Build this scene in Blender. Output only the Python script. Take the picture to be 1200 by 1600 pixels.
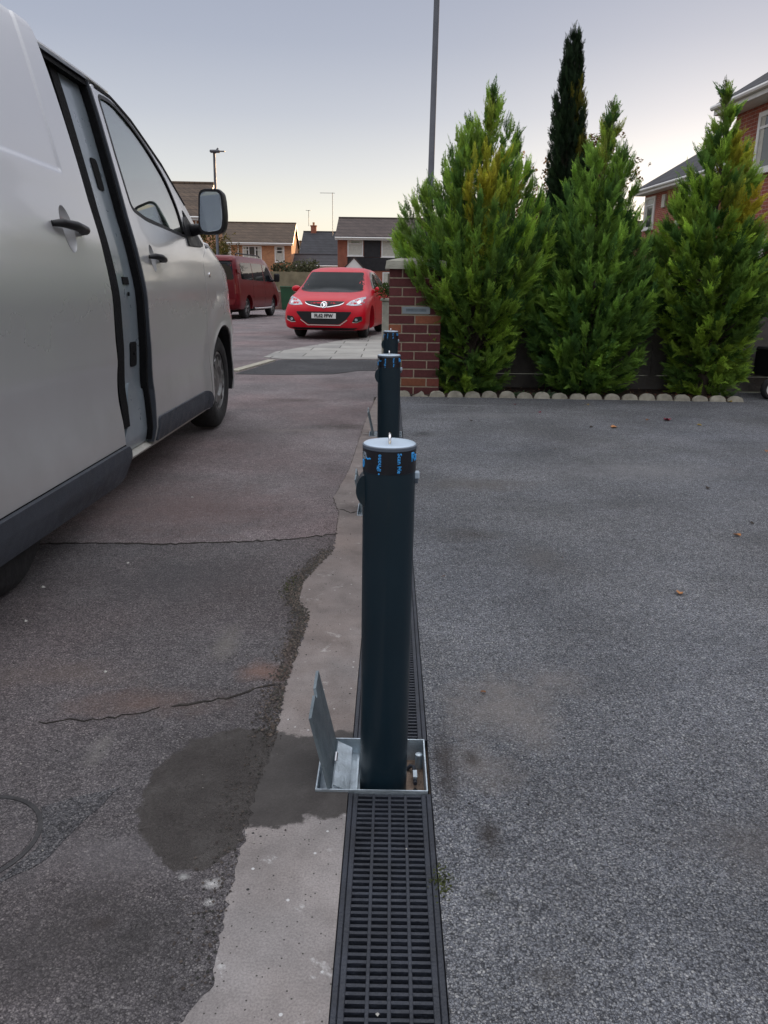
import bpy, bmesh, math, random
import numpy as np
from mathutils import Vector, Matrix
from mathutils.bvhtree import BVHTree
random.seed(7); rng = np.random.default_rng(7)
for o in list(bpy.data.objects): bpy.data.objects.remove(o)
S = bpy.context.scene; COL = S.collection; R = math.radians; PI = math.pi

# ------------------------------------------------------------- camera
HC = 1.03; P_, R_, Y_ = R(16.26), R(0.8), R(0.3); FPX = 1200.0
fw = Vector((-math.sin(Y_)*math.cos(P_), math.cos(Y_)*math.cos(P_), -math.sin(P_)))
r0 = Vector((math.cos(Y_), math.sin(Y_), 0)); u0 = r0.cross(fw)
up = u0*math.cos(R_) - r0*math.sin(R_); rt = r0*math.cos(R_) + u0*math.sin(R_)
CP = Vector((0, 0, HC))
cam = bpy.data.cameras.new('camera'); co = bpy.data.objects.new('camera', cam); COL.objects.link(co)
M = Matrix((rt, up, -fw)).transposed().to_4x4(); M.translation = CP; co.matrix_world = M
cam.sensor_fit = 'VERTICAL'; cam.sensor_height = 36; cam.lens = 27; cam.clip_start = .05; cam.clip_end = 3000
S.camera = co
def gp(x, y, z=0.0):
    d = fw + rt*((x-600)/FPX) - up*((y-800)/FPX); t = (z-HC)/d.z
    return (d.x*t, d.y*t)

# ------------------------------------------------------------- sky, sun, exposure
SUN_EL, SUN_AZ = R(3.2), R(24)        # azimuth clockwise from +Y (right of the view)
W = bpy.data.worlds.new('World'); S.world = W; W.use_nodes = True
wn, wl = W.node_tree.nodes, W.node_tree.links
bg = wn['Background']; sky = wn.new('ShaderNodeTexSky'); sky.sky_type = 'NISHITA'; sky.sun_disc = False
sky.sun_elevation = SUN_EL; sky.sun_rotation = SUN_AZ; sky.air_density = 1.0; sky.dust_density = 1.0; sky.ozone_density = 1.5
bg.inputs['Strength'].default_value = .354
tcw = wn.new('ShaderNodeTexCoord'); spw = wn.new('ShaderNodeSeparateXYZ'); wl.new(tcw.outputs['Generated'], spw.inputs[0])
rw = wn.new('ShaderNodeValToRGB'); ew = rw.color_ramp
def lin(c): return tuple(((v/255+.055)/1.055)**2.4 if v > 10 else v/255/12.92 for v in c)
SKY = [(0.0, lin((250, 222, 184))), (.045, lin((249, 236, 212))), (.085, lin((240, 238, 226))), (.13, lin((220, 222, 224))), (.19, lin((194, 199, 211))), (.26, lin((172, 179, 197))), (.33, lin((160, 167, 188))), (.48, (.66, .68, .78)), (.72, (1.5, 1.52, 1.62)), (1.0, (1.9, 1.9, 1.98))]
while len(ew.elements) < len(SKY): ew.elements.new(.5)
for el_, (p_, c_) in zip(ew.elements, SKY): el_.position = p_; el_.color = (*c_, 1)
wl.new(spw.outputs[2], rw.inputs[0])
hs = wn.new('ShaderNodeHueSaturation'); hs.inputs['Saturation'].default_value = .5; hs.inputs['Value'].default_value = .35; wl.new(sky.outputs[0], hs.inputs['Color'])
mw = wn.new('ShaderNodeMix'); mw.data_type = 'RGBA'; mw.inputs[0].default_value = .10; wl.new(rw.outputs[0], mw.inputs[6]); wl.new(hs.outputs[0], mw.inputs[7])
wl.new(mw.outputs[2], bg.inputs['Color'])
sun = bpy.data.lights.new('sun', 'SUN'); so = bpy.data.objects.new('sun', sun); COL.objects.link(so)
sun.energy = 2.6; sun.angle = R(.5); sun.color = (1, .62, .32)
sd = Vector((math.sin(SUN_AZ)*math.cos(SUN_EL), math.cos(SUN_AZ)*math.cos(SUN_EL), math.sin(SUN_EL)))
so.rotation_euler = sd.to_track_quat('Z', 'Y').to_euler(); so.location = (20, 10, 20)
S.view_settings.view_transform = 'Standard'; S.view_settings.look = 'None'
S.view_settings.exposure = 1.5; S.view_settings.gamma = 1

# ------------------------------------------------------------- materials
def newmat(name):
    m = bpy.data.materials.new(name); m.use_nodes = True
    return m, m.node_tree.nodes, m.node_tree.links, m.node_tree.nodes['Principled BSDF']
def nd(n, t, **k):
    x = n.new(t)
    for a, b in k.items(): setattr(x, a, b)
    return x
def ramp(n, stops, interp='LINEAR'):
    r = n.new('ShaderNodeValToRGB'); e = r.color_ramp; e.interpolation = interp
    while len(e.elements) < len(stops): e.elements.new(.5)
    for el, (p, c) in zip(e.elements, stops):
        el.position = p; el.color = (c if len(c) == 4 else (*c, 1)) if hasattr(c, '__len__') else (c, c, c, 1)
    return r
def mixc(n, l, a, b, f, mode='MIX'):
    x = n.new('ShaderNodeMix'); x.data_type = 'RGBA'; x.blend_type = mode
    for s, v in ((x.inputs[0], f), (x.inputs[6], a), (x.inputs[7], b)):
        if hasattr(v, 'is_linked'): l.new(v, s)
        elif hasattr(v, '__len__'): s.default_value = (*v[:3], 1)
        else: s.default_value = v
    return x.outputs[2]
def noise(n, l, vec, scale, detail=4, rough=.55, dist=0):
    x = n.new('ShaderNodeTexNoise'); x.inputs['Scale'].default_value = scale; x.inputs['Detail'].default_value = detail
    x.inputs['Roughness'].default_value = rough; x.inputs['Distortion'].default_value = dist
    l.new(vec, x.inputs['Vector']); return x.outputs['Fac']
def mat(name, col, rough=.6, metal=0, coat=0, vary=.15, vs=3.0, bump=0, bs=60, spec=.5, emis=None, trans=0, rv=.1):
    m, n, l, b = newmat(name)
    tc = n.new('ShaderNodeNewGeometry').outputs['Position']
    f = noise(n, l, tc, vs, 6)
    c2 = tuple(c*(1-vary) for c in col); c1 = tuple(min(1, c*(1+vary)) for c in col)
    rp = ramp(n, [(.3, c2), (.7, c1)]); l.new(f, rp.inputs[0]); l.new(rp.outputs[0], b.inputs['Base Color'])
    f2 = noise(n, l, tc, vs*2.3, 4)
    rr = ramp(n, [(.3, max(0, rough-rv)), (.7, min(1, rough+rv))]); l.new(f2, rr.inputs[0]); l.new(rr.outputs[0], b.inputs['Roughness'])
    b.inputs['Metallic'].default_value = metal; b.inputs['Coat Weight'].default_value = coat; b.inputs['Coat Roughness'].default_value = .05
    b.inputs['Specular IOR Level'].default_value = spec
    if trans: b.inputs['Transmission Weight'].default_value = trans
    if bump:
        bp = n.new('ShaderNodeBump'); bp.inputs['Strength'].default_value = bump; bp.inputs['Distance'].default_value = .01
        l.new(noise(n, l, tc, bs, 5), bp.inputs['Height']); l.new(bp.outputs[0], b.inputs['Normal'])
    return m

def asphalt(name, base, hi, tint, stone=130, chips=.5, bumpd=.004, patch=None, lo=.35, rough=.85, spots=.5, big=.3, wet=False, scf=0, gapd=.45):
    """tarmac: fine grains with larger angular chips bedded in them, blotches at several scales"""
    m, n, l, b = newmat(name)
    geo = n.new('ShaderNodeNewGeometry').outputs['Position']
    def warp(sc, am):
        w = n.new('ShaderNodeTexNoise'); w.inputs['Scale'].default_value = sc; w.inputs['Detail'].default_value = 3; l.new(geo, w.inputs['Vector'])
        add = nd(n, 'ShaderNodeVectorMath', operation='MULTIPLY_ADD'); l.new(w.outputs['Color'], add.inputs[0]); add.inputs[1].default_value = (am,)*3; l.new(geo, add.inputs[2]); return add.outputs[0]
    wa = warp(stone*.9, .9/stone); wb = warp(stone*.4, 1.2/stone)
    def vor(sc, vec):
        v = nd(n, 'ShaderNodeTexVoronoi', feature='F1'); v.inputs['Scale'].default_value = sc; l.new(vec, v.inputs['Vector']); s_ = n.new('ShaderNodeSeparateColor'); l.new(v.outputs['Color'], s_.inputs[0]); return v.outputs['Distance'], s_
    d1, s1 = vor(stone*2.2, wa); d2, s2 = vor(stone, wb)
    mid = tuple(a*.6+c*.4 for a, c in zip(base, hi))
    f1 = ramp(n, [(0, tuple(c*lo for c in base)), (.5, base), (.85, mid), (1, hi)]); l.new(s1.outputs[0], f1.inputs[0])
    g1 = ramp(n, [(.2, 1), (.8, gapd)]); l.new(d1, g1.inputs[0]); c = mixc(n, l, f1.outputs[0], g1.outputs[0], 1, 'MULTIPLY')
    f2 = ramp(n, [(0, tuple(c_*.6 for c_ in base)), (.4, mid), (1, hi)]); l.new(s2.outputs[1], f2.inputs[0])
    mk = ramp(n, [(.28, 1), (.42, 0)]); l.new(d2, mk.inputs[0]); th = nd(n, 'ShaderNodeMath', operation='LESS_THAN'); l.new(s2.outputs[0], th.inputs[0]); th.inputs[1].default_value = big
    mm = nd(n, 'ShaderNodeMath', operation='MULTIPLY'); l.new(mk.outputs[0], mm.inputs[0]); l.new(th.outputs[0], mm.inputs[1])
    c = mixc(n, l, c, f2.outputs[0], mm.outputs[0])
    f3 = ramp(n, [(.35, .74), (.65, 1.24)]); l.new(noise(n, l, geo, 1.3, 8, .62), f3.inputs[0]); c = mixc(n, l, c, f3.outputs[0], 1.0, 'MULTIPLY')
    f5 = ramp(n, [(.3, .8), (.7, 1.2)]); l.new(noise(n, l, geo, 28, 4, .7), f5.inputs[0]); c = mixc(n, l, c, f5.outputs[0], 1.0, 'MULTIPLY')
    f4 = ramp(n, [(.42, 0), (.7, 1)]); l.new(noise(n, l, geo, .55, 6, .6), f4.inputs[0]); c = mixc(n, l, c, mixc(n, l, c, tint, 1.0, 'MULTIPLY'), f4.outputs[0])
    if spots:      # dropped grit, lichen and old paint specks
        d3, s3 = vor(24, wb)
        a1 = nd(n, 'ShaderNodeMath', operation='LESS_THAN'); l.new(d3, a1.inputs[0]); a1.inputs[1].default_value = .075
        a2 = nd(n, 'ShaderNodeMath', operation='GREATER_THAN'); l.new(s3.outputs[1], a2.inputs[0]); a2.inputs[1].default_value = 1-.45*spots
        a3 = nd(n, 'ShaderNodeMath', operation='MULTIPLY'); l.new(a1.outputs[0], a3.inputs[0]); l.new(a2.outputs[0], a3.inputs[1])
        sp = ramp(n, [(0, .015), (.4, .03), (.45, .3), (1, .45)]); l.new(s3.outputs[2], sp.inputs[0]); c = mixc(n, l, c, sp.outputs[0], a3.outputs[0])
    if patch:      # marks on the surface: (x, y, radius, stretch y, colour, strength)
        wob = noise(n, l, geo, 9, 8, .7)
        for (X, Y, rad, st, colr, stg) in patch:
            cmb = nd(n, 'ShaderNodeVectorMath', operation='SUBTRACT'); l.new(geo, cmb.inputs[0]); cmb.inputs[1].default_value = (X, Y, 0)
            scl = nd(n, 'ShaderNodeVectorMath', operation='MULTIPLY'); l.new(cmb.outputs[0], scl.inputs[0]); scl.inputs[1].default_value = (1/rad, 1/(rad*st), 0)
            ln = nd(n, 'ShaderNodeVectorMath', operation='LENGTH'); l.new(scl.outputs[0], ln.inputs[0])
            ad = nd(n, 'ShaderNodeMath', operation='MULTIPLY_ADD'); l.new(wob, ad.inputs[0]); ad.inputs[1].default_value = 2.2; l.new(ln.outputs['Value'], ad.inputs[2])
            rp = ramp(n, [(.56, stg), (1.0, 0)]); hm = nd(n, 'ShaderNodeMath', operation='MULTIPLY'); l.new(ad.outputs[0], hm.inputs[0]); hm.inputs[1].default_value = .46
            l.new(hm.outputs[0], rp.inputs[0]); c = mixc(n, l, c, mixc(n, l, c, colr, .8), rp.outputs[0])
    if scf: c = scuffs(n, l, geo, c, scf)
    b.inputs['Roughness'].default_value = rough
    if wet: c, rr = damp(n, l, geo, c, rough, .45); l.new(rr, b.inputs['Roughness'])
    l.new(c, b.inputs['Base Color']); b.inputs['Specular IOR Level'].default_value = .3
    h = nd(n, 'ShaderNodeMath', operation='MULTIPLY_ADD'); l.new(d1, h.inputs[0]); h.inputs[1].default_value = -1; l.new(s1.outputs[1], h.inputs[2])
    h2 = nd(n, 'ShaderNodeMath', operation='MULTIPLY_ADD'); l.new(mm.outputs[0], h2.inputs[0]); h2.inputs[1].default_value = .8; l.new(h.outputs[0], h2.inputs[2])
    bp = n.new('ShaderNodeBump'); bp.inputs['Strength'].default_value = .9; bp.inputs['Distance'].default_value = bumpd
    l.new(h2.outputs[0], bp.inputs['Height']); l.new(bp.outputs[0], b.inputs['Normal'])
    return m

def damp(n, l, geo, c, rg, dark=.36, mul=1):
    """the wet cement spill beside the ground box: a stain with its own outline"""
    w1 = n.new('ShaderNodeTexNoise'); w1.inputs['Scale'].default_value = 16; w1.inputs['Detail'].default_value = 8; w1.inputs['Roughness'].default_value = .68; l.new(geo, w1.inputs['Vector'])
    wv = nd(n, 'ShaderNodeVectorMath', operation='MULTIPLY_ADD'); l.new(w1.outputs['Color'], wv.inputs[0]); wv.inputs[1].default_value = (.075, .10, 0); l.new(geo, wv.inputs[2])
    cur = None
    for (X, Y, rx, ry) in ((-.385, 1.41, .125, .205), (-.36, 1.265, .085, .105), (-.24, 1.455, .15, .165), (-.10, 1.475, .13, .155), (-.33, 1.56, .10, .085)):
        q = nd(n, 'ShaderNodeVectorMath', operation='SUBTRACT'); l.new(wv.outputs[0], q.inputs[0]); q.inputs[1].default_value = (X+.0375, Y+.05, 0)
        q2 = nd(n, 'ShaderNodeVectorMath', operation='MULTIPLY'); l.new(q.outputs[0], q2.inputs[0]); q2.inputs[1].default_value = (1/rx, 1/ry, 0)
        ln = nd(n, 'ShaderNodeVectorMath', operation='LENGTH'); l.new(q2.outputs[0], ln.inputs[0])
        if cur is None: cur = ln.outputs['Value']
        else:
            mn = nd(n, 'ShaderNodeMath', operation='SMOOTH_MIN'); mn.inputs[2].default_value = .15; l.new(cur, mn.inputs[0]); l.new(ln.outputs['Value'], mn.inputs[1]); cur = mn.outputs[0]
    rp = ramp(n, [(.485, 1), (.515, 0)]); hm = nd(n, 'ShaderNodeMath', operation='MULTIPLY'); l.new(cur, hm.inputs[0]); hm.inputs[1].default_value = .5; l.new(hm.outputs[0], rp.inputs[0])
    var = ramp(n, [(.3, (.048, .041, .038)), (.55, (.075, .067, .062)), (.75, (.115, .106, .10))]); l.new(noise(n, l, geo, 11, 8, .7), var.inputs[0])
    fine = ramp(n, [(.3, .75), (.7, 1.2)]); l.new(noise(n, l, geo, 190, 4, .7), fine.inputs[0])
    wetc = mixc(n, l, var.outputs[0], fine.outputs[0], 1, 'MULTIPLY')
    wetc = mixc(n, l, wetc, mixc(n, l, c, (dark,)*3, 1, 'MULTIPLY'), .12)
    if mul != 1: wetc = mixc(n, l, wetc, (mul,)*3, 1, 'MULTIPLY')
    return mixc(n, l, c, wetc, rp.outputs[0]), mixc(n, l, (rg,)*3, (.62,)*3, rp.outputs[0])
def scuffs(n, l, geo, c, amt=.4):
    for ang, sc, off in ((.75, (70, 3.2, 1), 0), (1.25, (60, 5, 1), 7), (.1, (4, 55, 1), 3)):
        mp = n.new('ShaderNodeMapping'); mp.inputs['Rotation'].default_value = (0, 0, ang); mp.inputs['Scale'].default_value = sc; mp.inputs['Location'].default_value = (off, off, 0); l.new(geo, mp.inputs[0])
        a = ramp(n, [(.66, 0), (.72, 1)]); l.new(noise(n, l, mp.outputs[0], 1, 3, .6), a.inputs[0])
        b_ = ramp(n, [(.54, 0), (.62, amt)]); l.new(noise(n, l, geo, 3.1+ang, 5, .6), b_.inputs[0])
        g = ramp(n, [(.45, 0), (.6, 1)]); l.new(noise(n, l, geo, 210, 3, .7), g.inputs[0])
        m1 = nd(n, 'ShaderNodeMath', operation='MULTIPLY'); l.new(a.outputs[0], m1.inputs[0]); l.new(b_.outputs[0], m1.inputs[1])
        m2 = nd(n, 'ShaderNodeMath', operation='MULTIPLY'); l.new(m1.outputs[0], m2.inputs[0]); l.new(g.outputs[0], m2.inputs[1]); c = mixc(n, l, c, (.42, .40, .39), m2.outputs[0])
    return c

def concrete(name, base, wet=False, tint=(1, .93, .84)):
    m, n, l, b = newmat(name)
    geo = n.new('ShaderNodeNewGeometry').outputs['Position']
    f = ramp(n, [(.3, tuple(c*.72 for c in base)), (.5, base), (.72, tuple(c*1.3 for c in base))]); l.new(noise(n, l, geo, 6, 9, .68), f.inputs[0])
    c = f.outputs[0]
    g = ramp(n, [(.35, .78), (.6, 1.12)]); l.new(noise(n, l, geo, 260, 3, .7), g.inputs[0])
    c = mixc(n, l, c, g.outputs[0], 1, 'MULTIPLY')
    t = ramp(n, [(.4, 0), (.7, 1)]); l.new(noise(n, l, geo, 2.2, 5), t.inputs[0])
    c = mixc(n, l, c, mixc(n, l, c, tint, 1, 'MULTIPLY'), t.outputs[0])
    v = nd(n, 'ShaderNodeTexVoronoi', feature='F1'); v.inputs['Scale'].default_value = 55; l.new(geo, v.inputs['Vector'])
    s = n.new('ShaderNodeSeparateColor'); l.new(v.outputs['Color'], s.inputs[0])
    a1 = nd(n, 'ShaderNodeMath', operation='LESS_THAN'); l.new(v.outputs['Distance'], a1.inputs[0]); a1.inputs[1].default_value = .16
    a2 = nd(n, 'ShaderNodeMath', operation='GREATER_THAN'); l.new(s.outputs[0], a2.inputs[0]); a2.inputs[1].default_value = .84
    a3 = nd(n, 'ShaderNodeMath', operation='MULTIPLY'); l.new(a1.outputs[0], a3.inputs[0]); l.new(a2.outputs[0], a3.inputs[1])
    sp = ramp(n, [(0, .02), (.5, .05), (.55, .3), (1, .5)]); l.new(s.outputs[2], sp.inputs[0])
    if not wet: c = mixc(n, l, c, sp.outputs[0], a3.outputs[0])
    if not wet:   # spilt cement, pale blotches
        q = ramp(n, [(.61, 0), (.69, .7)]); l.new(noise(n, l, geo, 14, 7, .7, .6), q.inputs[0])
        c = mixc(n, l, c, (.5, .5, .49), q.outputs[0])
    # dirtier towards the far end, small dark pits
    sy = n.new('ShaderNodeSeparateXYZ'); l.new(geo, sy.inputs[0]); ry = nd(n, 'ShaderNodeMath', operation='MULTIPLY_ADD'); l.new(sy.outputs[1], ry.inputs[0]); ry.inputs[1].default_value = .5; l.new(noise(n, l, geo, 4, 5, .6), ry.inputs[2])
    dr = ramp(n, [(.0, 0), (1.2/2.2, 0), (1.55/2.2, .8)]); hm = nd(n, 'ShaderNodeMath', operation='MULTIPLY'); l.new(ry.outputs[0], hm.inputs[0]); hm.inputs[1].default_value = 1/2.2; l.new(hm.outputs[0], dr.inputs[0])
    c = mixc(n, l, c, mixc(n, l, c, (.66, .60, .57), 1, 'MULTIPLY'), dr.outputs[0])
    vp_ = nd(n, 'ShaderNodeTexVoronoi', feature='F1'); vp_.inputs['Scale'].default_value = 120; l.new(geo, vp_.inputs['Vector']); sp_ = n.new('ShaderNodeSeparateColor'); l.new(vp_.outputs['Color'], sp_.inputs[0])
    q1 = nd(n, 'ShaderNodeMath', operation='LESS_THAN'); l.new(vp_.outputs['Distance'], q1.inputs[0]); q1.inputs[1].default_value = .2; q2 = nd(n, 'ShaderNodeMath', operation='GREATER_THAN'); l.new(sp_.outputs[0], q2.inputs[0]); q2.inputs[1].default_value = .80
    q3 = nd(n, 'ShaderNodeMath', operation='MULTIPLY'); l.new(q1.outputs[0], q3.inputs[0]); l.new(q2.outputs[0], q3.inputs[1]); c = mixc(n, l, c, (.06, .055, .05), q3.outputs[0])
    c, rr = damp(n, l, geo, c, .9, mul=.72)
    l.new(rr, b.inputs['Roughness']); l.new(c, b.inputs['Base Color'])
    b.inputs['Specular IOR Level'].default_value = .35
    bp = n.new('ShaderNodeBump'); bp.inputs['Strength'].default_value = .6; bp.inputs['Distance'].default_value = .0025
    l.new(noise(n, l, geo, 120, 8, .7), bp.inputs['Height']); l.new(bp.outputs[0], b.inputs['Normal'])
    return m

def brickmat(name, c1, c2, mortar, bw=.225, bh=.075, axis='x', ms=.010, squash=1):
    m, n, l, b = newmat(name)
    tc = n.new('ShaderNodeTexCoord').outputs['Object']
    sx = n.new('ShaderNodeSeparateXYZ'); l.new(tc, sx.inputs[0])
    ad = nd(n, 'ShaderNodeMath', operation='ADD'); l.new(sx.outputs[0], ad.inputs[0]); l.new(sx.outputs[1], ad.inputs[1])
    cb = n.new('ShaderNodeCombineXYZ'); l.new(ad.outputs[0], cb.inputs[0]); l.new(sx.outputs[2], cb.inputs[1])
    t = n.new('ShaderNodeTexBrick'); l.new(cb.outputs[0], t.inputs['Vector']); t.inputs['Scale'].default_value = 1
    t.inputs['Brick Width'].default_value = bw; t.inputs['Row Height'].default_value = bh; t.inputs['Mortar Size'].default_value = ms/2
    t.inputs['Color1'].default_value = (*c1, 1); t.inputs['Color2'].default_value = (*c2, 1); t.inputs['Mortar'].default_value = (*mortar, 1)
    f = ramp(n, [(.3, .78), (.7, 1.2)]); l.new(noise(n, l, tc, 1.7, 8, .65), f.inputs[0])
    l.new(mixc(n, l, t.outputs['Color'], f.outputs[0], 1, 'MULTIPLY'), b.inputs['Base Color'])
    b.inputs['Roughness'].default_value = .88
    bp = n.new('ShaderNodeBump'); bp.inputs['Strength'].default_value = .6; bp.inputs['Distance'].default_value = .006; bp.invert = True
    l.new(t.outputs['Fac'], bp.inputs['Height']); l.new(bp.outputs[0], b.inputs['Normal'])
    return m
def tilemat(name, col, w=.3, h=.28):
    m = brickmat(name, col, tuple(c*.72 for c in col), tuple(c*.3 for c in col), w, h, ms=.035); return m

def leafmat(name):
    m, n, l, b = newmat(name)
    a = nd(n, 'ShaderNodeVertexColor', layer_name='Col')
    l.new(a.outputs[0], b.inputs['Base Color']); b.inputs['Roughness'].default_value = .62; b.inputs['Specular IOR Level'].default_value = .25
    tr = n.new('ShaderNodeBsdfTranslucent'); mx = n.new('ShaderNodeMixShader'); mx.inputs[0].default_value = .38
    l.new(a.outputs[0], tr.inputs[0]); l.new(b.outputs[0], mx.inputs[1]); l.new(tr.outputs[0], mx.inputs[2])
    l.new(mx.outputs[0], n['Material Output'].inputs[0]); return m
def vcolmat(name, rough=.85, bump=.5, bs=150, spec=.4):
    m, n, l, b = newmat(name)
    a = nd(n, 'ShaderNodeVertexColor', layer_name='Col'); tc = n.new('ShaderNodeTexCoord').outputs['Object']
    f = ramp(n, [(.3, .75), (.7, 1.2)]); l.new(noise(n, l, tc, 26, 7, .7), f.inputs[0])
    l.new(mixc(n, l, a.outputs[0], f.outputs[0], 1, 'MULTIPLY'), b.inputs['Base Color'])
    b.inputs['Roughness'].default_value = rough; b.inputs['Specular IOR Level'].default_value = spec
    bp = n.new('ShaderNodeBump'); bp.inputs['Strength'].default_value = bump; bp.inputs['Distance'].default_value = .003
    l.new(noise(n, l, tc, bs, 6, .65), bp.inputs['Height']); l.new(bp.outputs[0], b.inputs['Normal']); return m
def glassmat(name, tint=(.75, .82, .8), refl=.12, through=.85):
    m, n, l, b = newmat(name)
    t = n.new('ShaderNodeBsdfTransparent'); t.inputs[0].default_value = (*tint, 1)
    g = n.new('ShaderNodeBsdfGlossy'); g.inputs['Roughness'].default_value = .02
    fr = n.new('ShaderNodeLayerWeight'); fr.inputs[0].default_value = .30
    rp = ramp(n, [(0, refl), (1, .95)]); l.new(fr.outputs['Facing'], rp.inputs[0])
    mx = n.new('ShaderNodeMixShader'); l.new(rp.outputs[0], mx.inputs[0]); l.new(t.outputs[0], mx.inputs[1]); l.new(g.outputs[0], mx.inputs[2])
    l.new(mx.outputs[0], n['Material Output'].inputs[0]); return m

MT = dict(
 silver=mat('silver_paint', (.64, .645, .655), .27, .5, .6, .015, .8, rv=0),
 jamb=mat('jamb_paint', (.24, .285, .32), .35, .3, .4, .08, 5),
 sill=mat('sill_paint', (.42, .41, .37), .5, .1, .1, .2, 12),
 black_trim=mat('black_trim', (.010, .010, .012), .5, 0, 0, .2, 8, spec=.35),
 seal=mat('rubber_seal', (.006, .006, .007), .85, 0, 0, .3, 30, .4, 90, spec=.15),
 clad=mat('grey_cladding', (.035, .042, .055), .55, 0, 0, .18, 9, .3, 400),
 rubber=mat('tyre_rubber', (.014, .014, .015), .85, 0, 0, .3, 14, .3, 60),
 steel=mat('wheel_metal', (.22, .22, .22), .45, .7, 0, .2, 20),
 darkin=mat('dark_lining', (.015, .014, .014), .9, 0, 0, .3, 6),
 seat=mat('seat_cloth', (.02, .022, .026), .9, 0, 0, .2, 20, .3, 200),
 mirror=mat('mirror_glass', (.62, .64, .66), .04, 1, 0, .02, 2, rv=.01),
 red=mat('red_paint', (.52, .003, .016), .34, .0, .08, .04, 2, rv=.03, spec=.3),
 maroon=mat('maroon_paint', (.13, .003, .008), .32, .05, .15, .05, 2, rv=.03, spec=.35),
 carglass=mat('dark_car_glass', (.012, .016, .018), .04, 0, 0, .1, 3, spec=.12, rv=.01),
 tintglass=mat('tinted_car_glass', (.006, .008, .012), .04, 0, 0, .1, 3, spec=.3, rv=.01),
 chrome=mat('chrome', (.75, .75, .76), .16, 1, 0, .05, 8, rv=.04),
 lampglass=mat('headlamp_glass', (.40, .43, .47), .15, .3, .3, .6, 40),
 tail=mat('tail_lamp_glass', (.16, .02, .02), .12, 0, 1, .2, 10),
 white=mat('white_paint', (.72, .72, .70), .45, 0, 0, .06, 4),
 plate=mat('plate_white', (.75, .75, .73), .4, 0, 0, .03, 4),
 ink=mat('black_letters', (.01, .01, .012), .5),
 bollard=mat('anthracite_powder_coat', (.0055, .018, .028), .42, 0, .15, .10, 6, .12, 900, spec=.32, rv=.05),
 captop=mat('pale_bollard_cap', (.42, .52, .62), .4, .1, .2, .05, 10),
 rim=mat('grey_plastic_rim', (.08, .10, .13), .5, 0, 0, .1, 10),
 band=mat('black_label_band', (.004, .005, .010), .35, 0, .2, .1, 10),
 blue=mat('blue_print', (.04, .36, .85), .45, 0, 0, .03, 10),
 greyprint=mat('grey_print', (.28, .33, .38), .45, 0, 0, .05, 10),
 galv=mat('galvanised_steel', (.48, .55, .60), .42, .75, 0, .22, 28, .25, 180),
 galvd=mat('galvanised_steel_face', (.17, .21, .235), .48, .6, 0, .25, 16, .25, 180),
 earth=mat('earth_floor', (.20, .145, .11), .95, 0, 0, .3, 20, .9, 70),
 grate=mat('black_drain_plastic', (.020, .024, .034), .55, 0, 0, .35, 14, .4, 160),
 void=mat('drain_void', (.004, .004, .005), .95),
 post=mat('lamp_post_steel', (.10, .105, .12), .5, .3, 0, .12, 2),
 stonecap=mat('cast_stone_cap', (.36, .35, .29), .9, 0, 0, .25, 8, .8, 60),
 edging=mat('concrete_edging', (.34, .32, .26), .92, 0, 0, .28, 14, .9, 80),
 fence=mat('weathered_fence_board', (.115, .105, .098), .85, 0, 0, .35, 5, .6, 40),
 fencefar=mat('pale_fence_board', (.22, .19, .12), .85, 0, 0, .3, 2, .6, 20),
 soil=mat('bark_mulch', (.045, .025, .018), .95, 0, 0, .6, 26, 1.0, 60),
 bark=mat('tree_bark', (.06, .045, .035), .9, 0, 0, .4, 12, .9, 30),
 pane=mat('window_pane', (.05, .06, .06), .06, 0, 0, .3, 1.2, spec=.8, rv=.02),
 curtain=mat('net_curtain', (.5, .49, .43), .7, 0, 0, .12, 9),
 blackclad=mat('black_tile_hanging', (.016, .015, .018), .7, 0, 0, .25, 3, .5, 14),
 greenbin=mat('green_bin_plastic', (.015, .07, .03), .5, 0, 0, .15, 4),
 pink=mat('pink_low_wall', (.22, .12, .10), .9, 0, 0, .3, 5, .6, 30),
 copper=mat('rusty_flue', (.32, .17, .11), .6, .2, 0, .3, 4),
)
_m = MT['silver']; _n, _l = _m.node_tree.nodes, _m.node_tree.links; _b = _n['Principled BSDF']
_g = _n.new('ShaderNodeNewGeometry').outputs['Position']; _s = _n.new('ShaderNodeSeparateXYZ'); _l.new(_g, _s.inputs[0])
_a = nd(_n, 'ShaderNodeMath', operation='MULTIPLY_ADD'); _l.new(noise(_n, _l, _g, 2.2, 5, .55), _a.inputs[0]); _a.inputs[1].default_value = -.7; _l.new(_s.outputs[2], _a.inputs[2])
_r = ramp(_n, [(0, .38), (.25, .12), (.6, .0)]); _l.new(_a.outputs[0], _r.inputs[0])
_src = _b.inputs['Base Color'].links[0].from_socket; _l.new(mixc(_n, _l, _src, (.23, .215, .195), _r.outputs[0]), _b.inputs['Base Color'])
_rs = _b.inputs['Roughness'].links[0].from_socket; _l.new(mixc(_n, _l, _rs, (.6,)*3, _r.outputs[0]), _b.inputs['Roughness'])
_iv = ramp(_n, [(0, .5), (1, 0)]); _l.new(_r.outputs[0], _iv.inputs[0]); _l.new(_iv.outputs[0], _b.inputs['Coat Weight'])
MT['carglass'].node_tree.nodes['Principled BSDF'].inputs['IOR'].default_value = 1.32
MT['leaf'] = leafmat('foliage'); MT['litter'] = vcolmat('leaf_litter', .7, .3, 120); MT['bricks'] = vcolmat('pillar_brick', .85, .7, 140)
MT['mortar'] = mat('pillar_mortar', (.36, .30, .22), .95, 0, 0, .2, 20, .8, 120)
MT['orange_brick'] = brickmat('orange_brick', (.52, .24, .11), (.41, .18, .085), (.40, .30, .22))
MT['red_brick'] = brickmat('red_brick', (.34, .095, .06), (.26, .07, .045), (.42, .32, .28))
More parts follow.
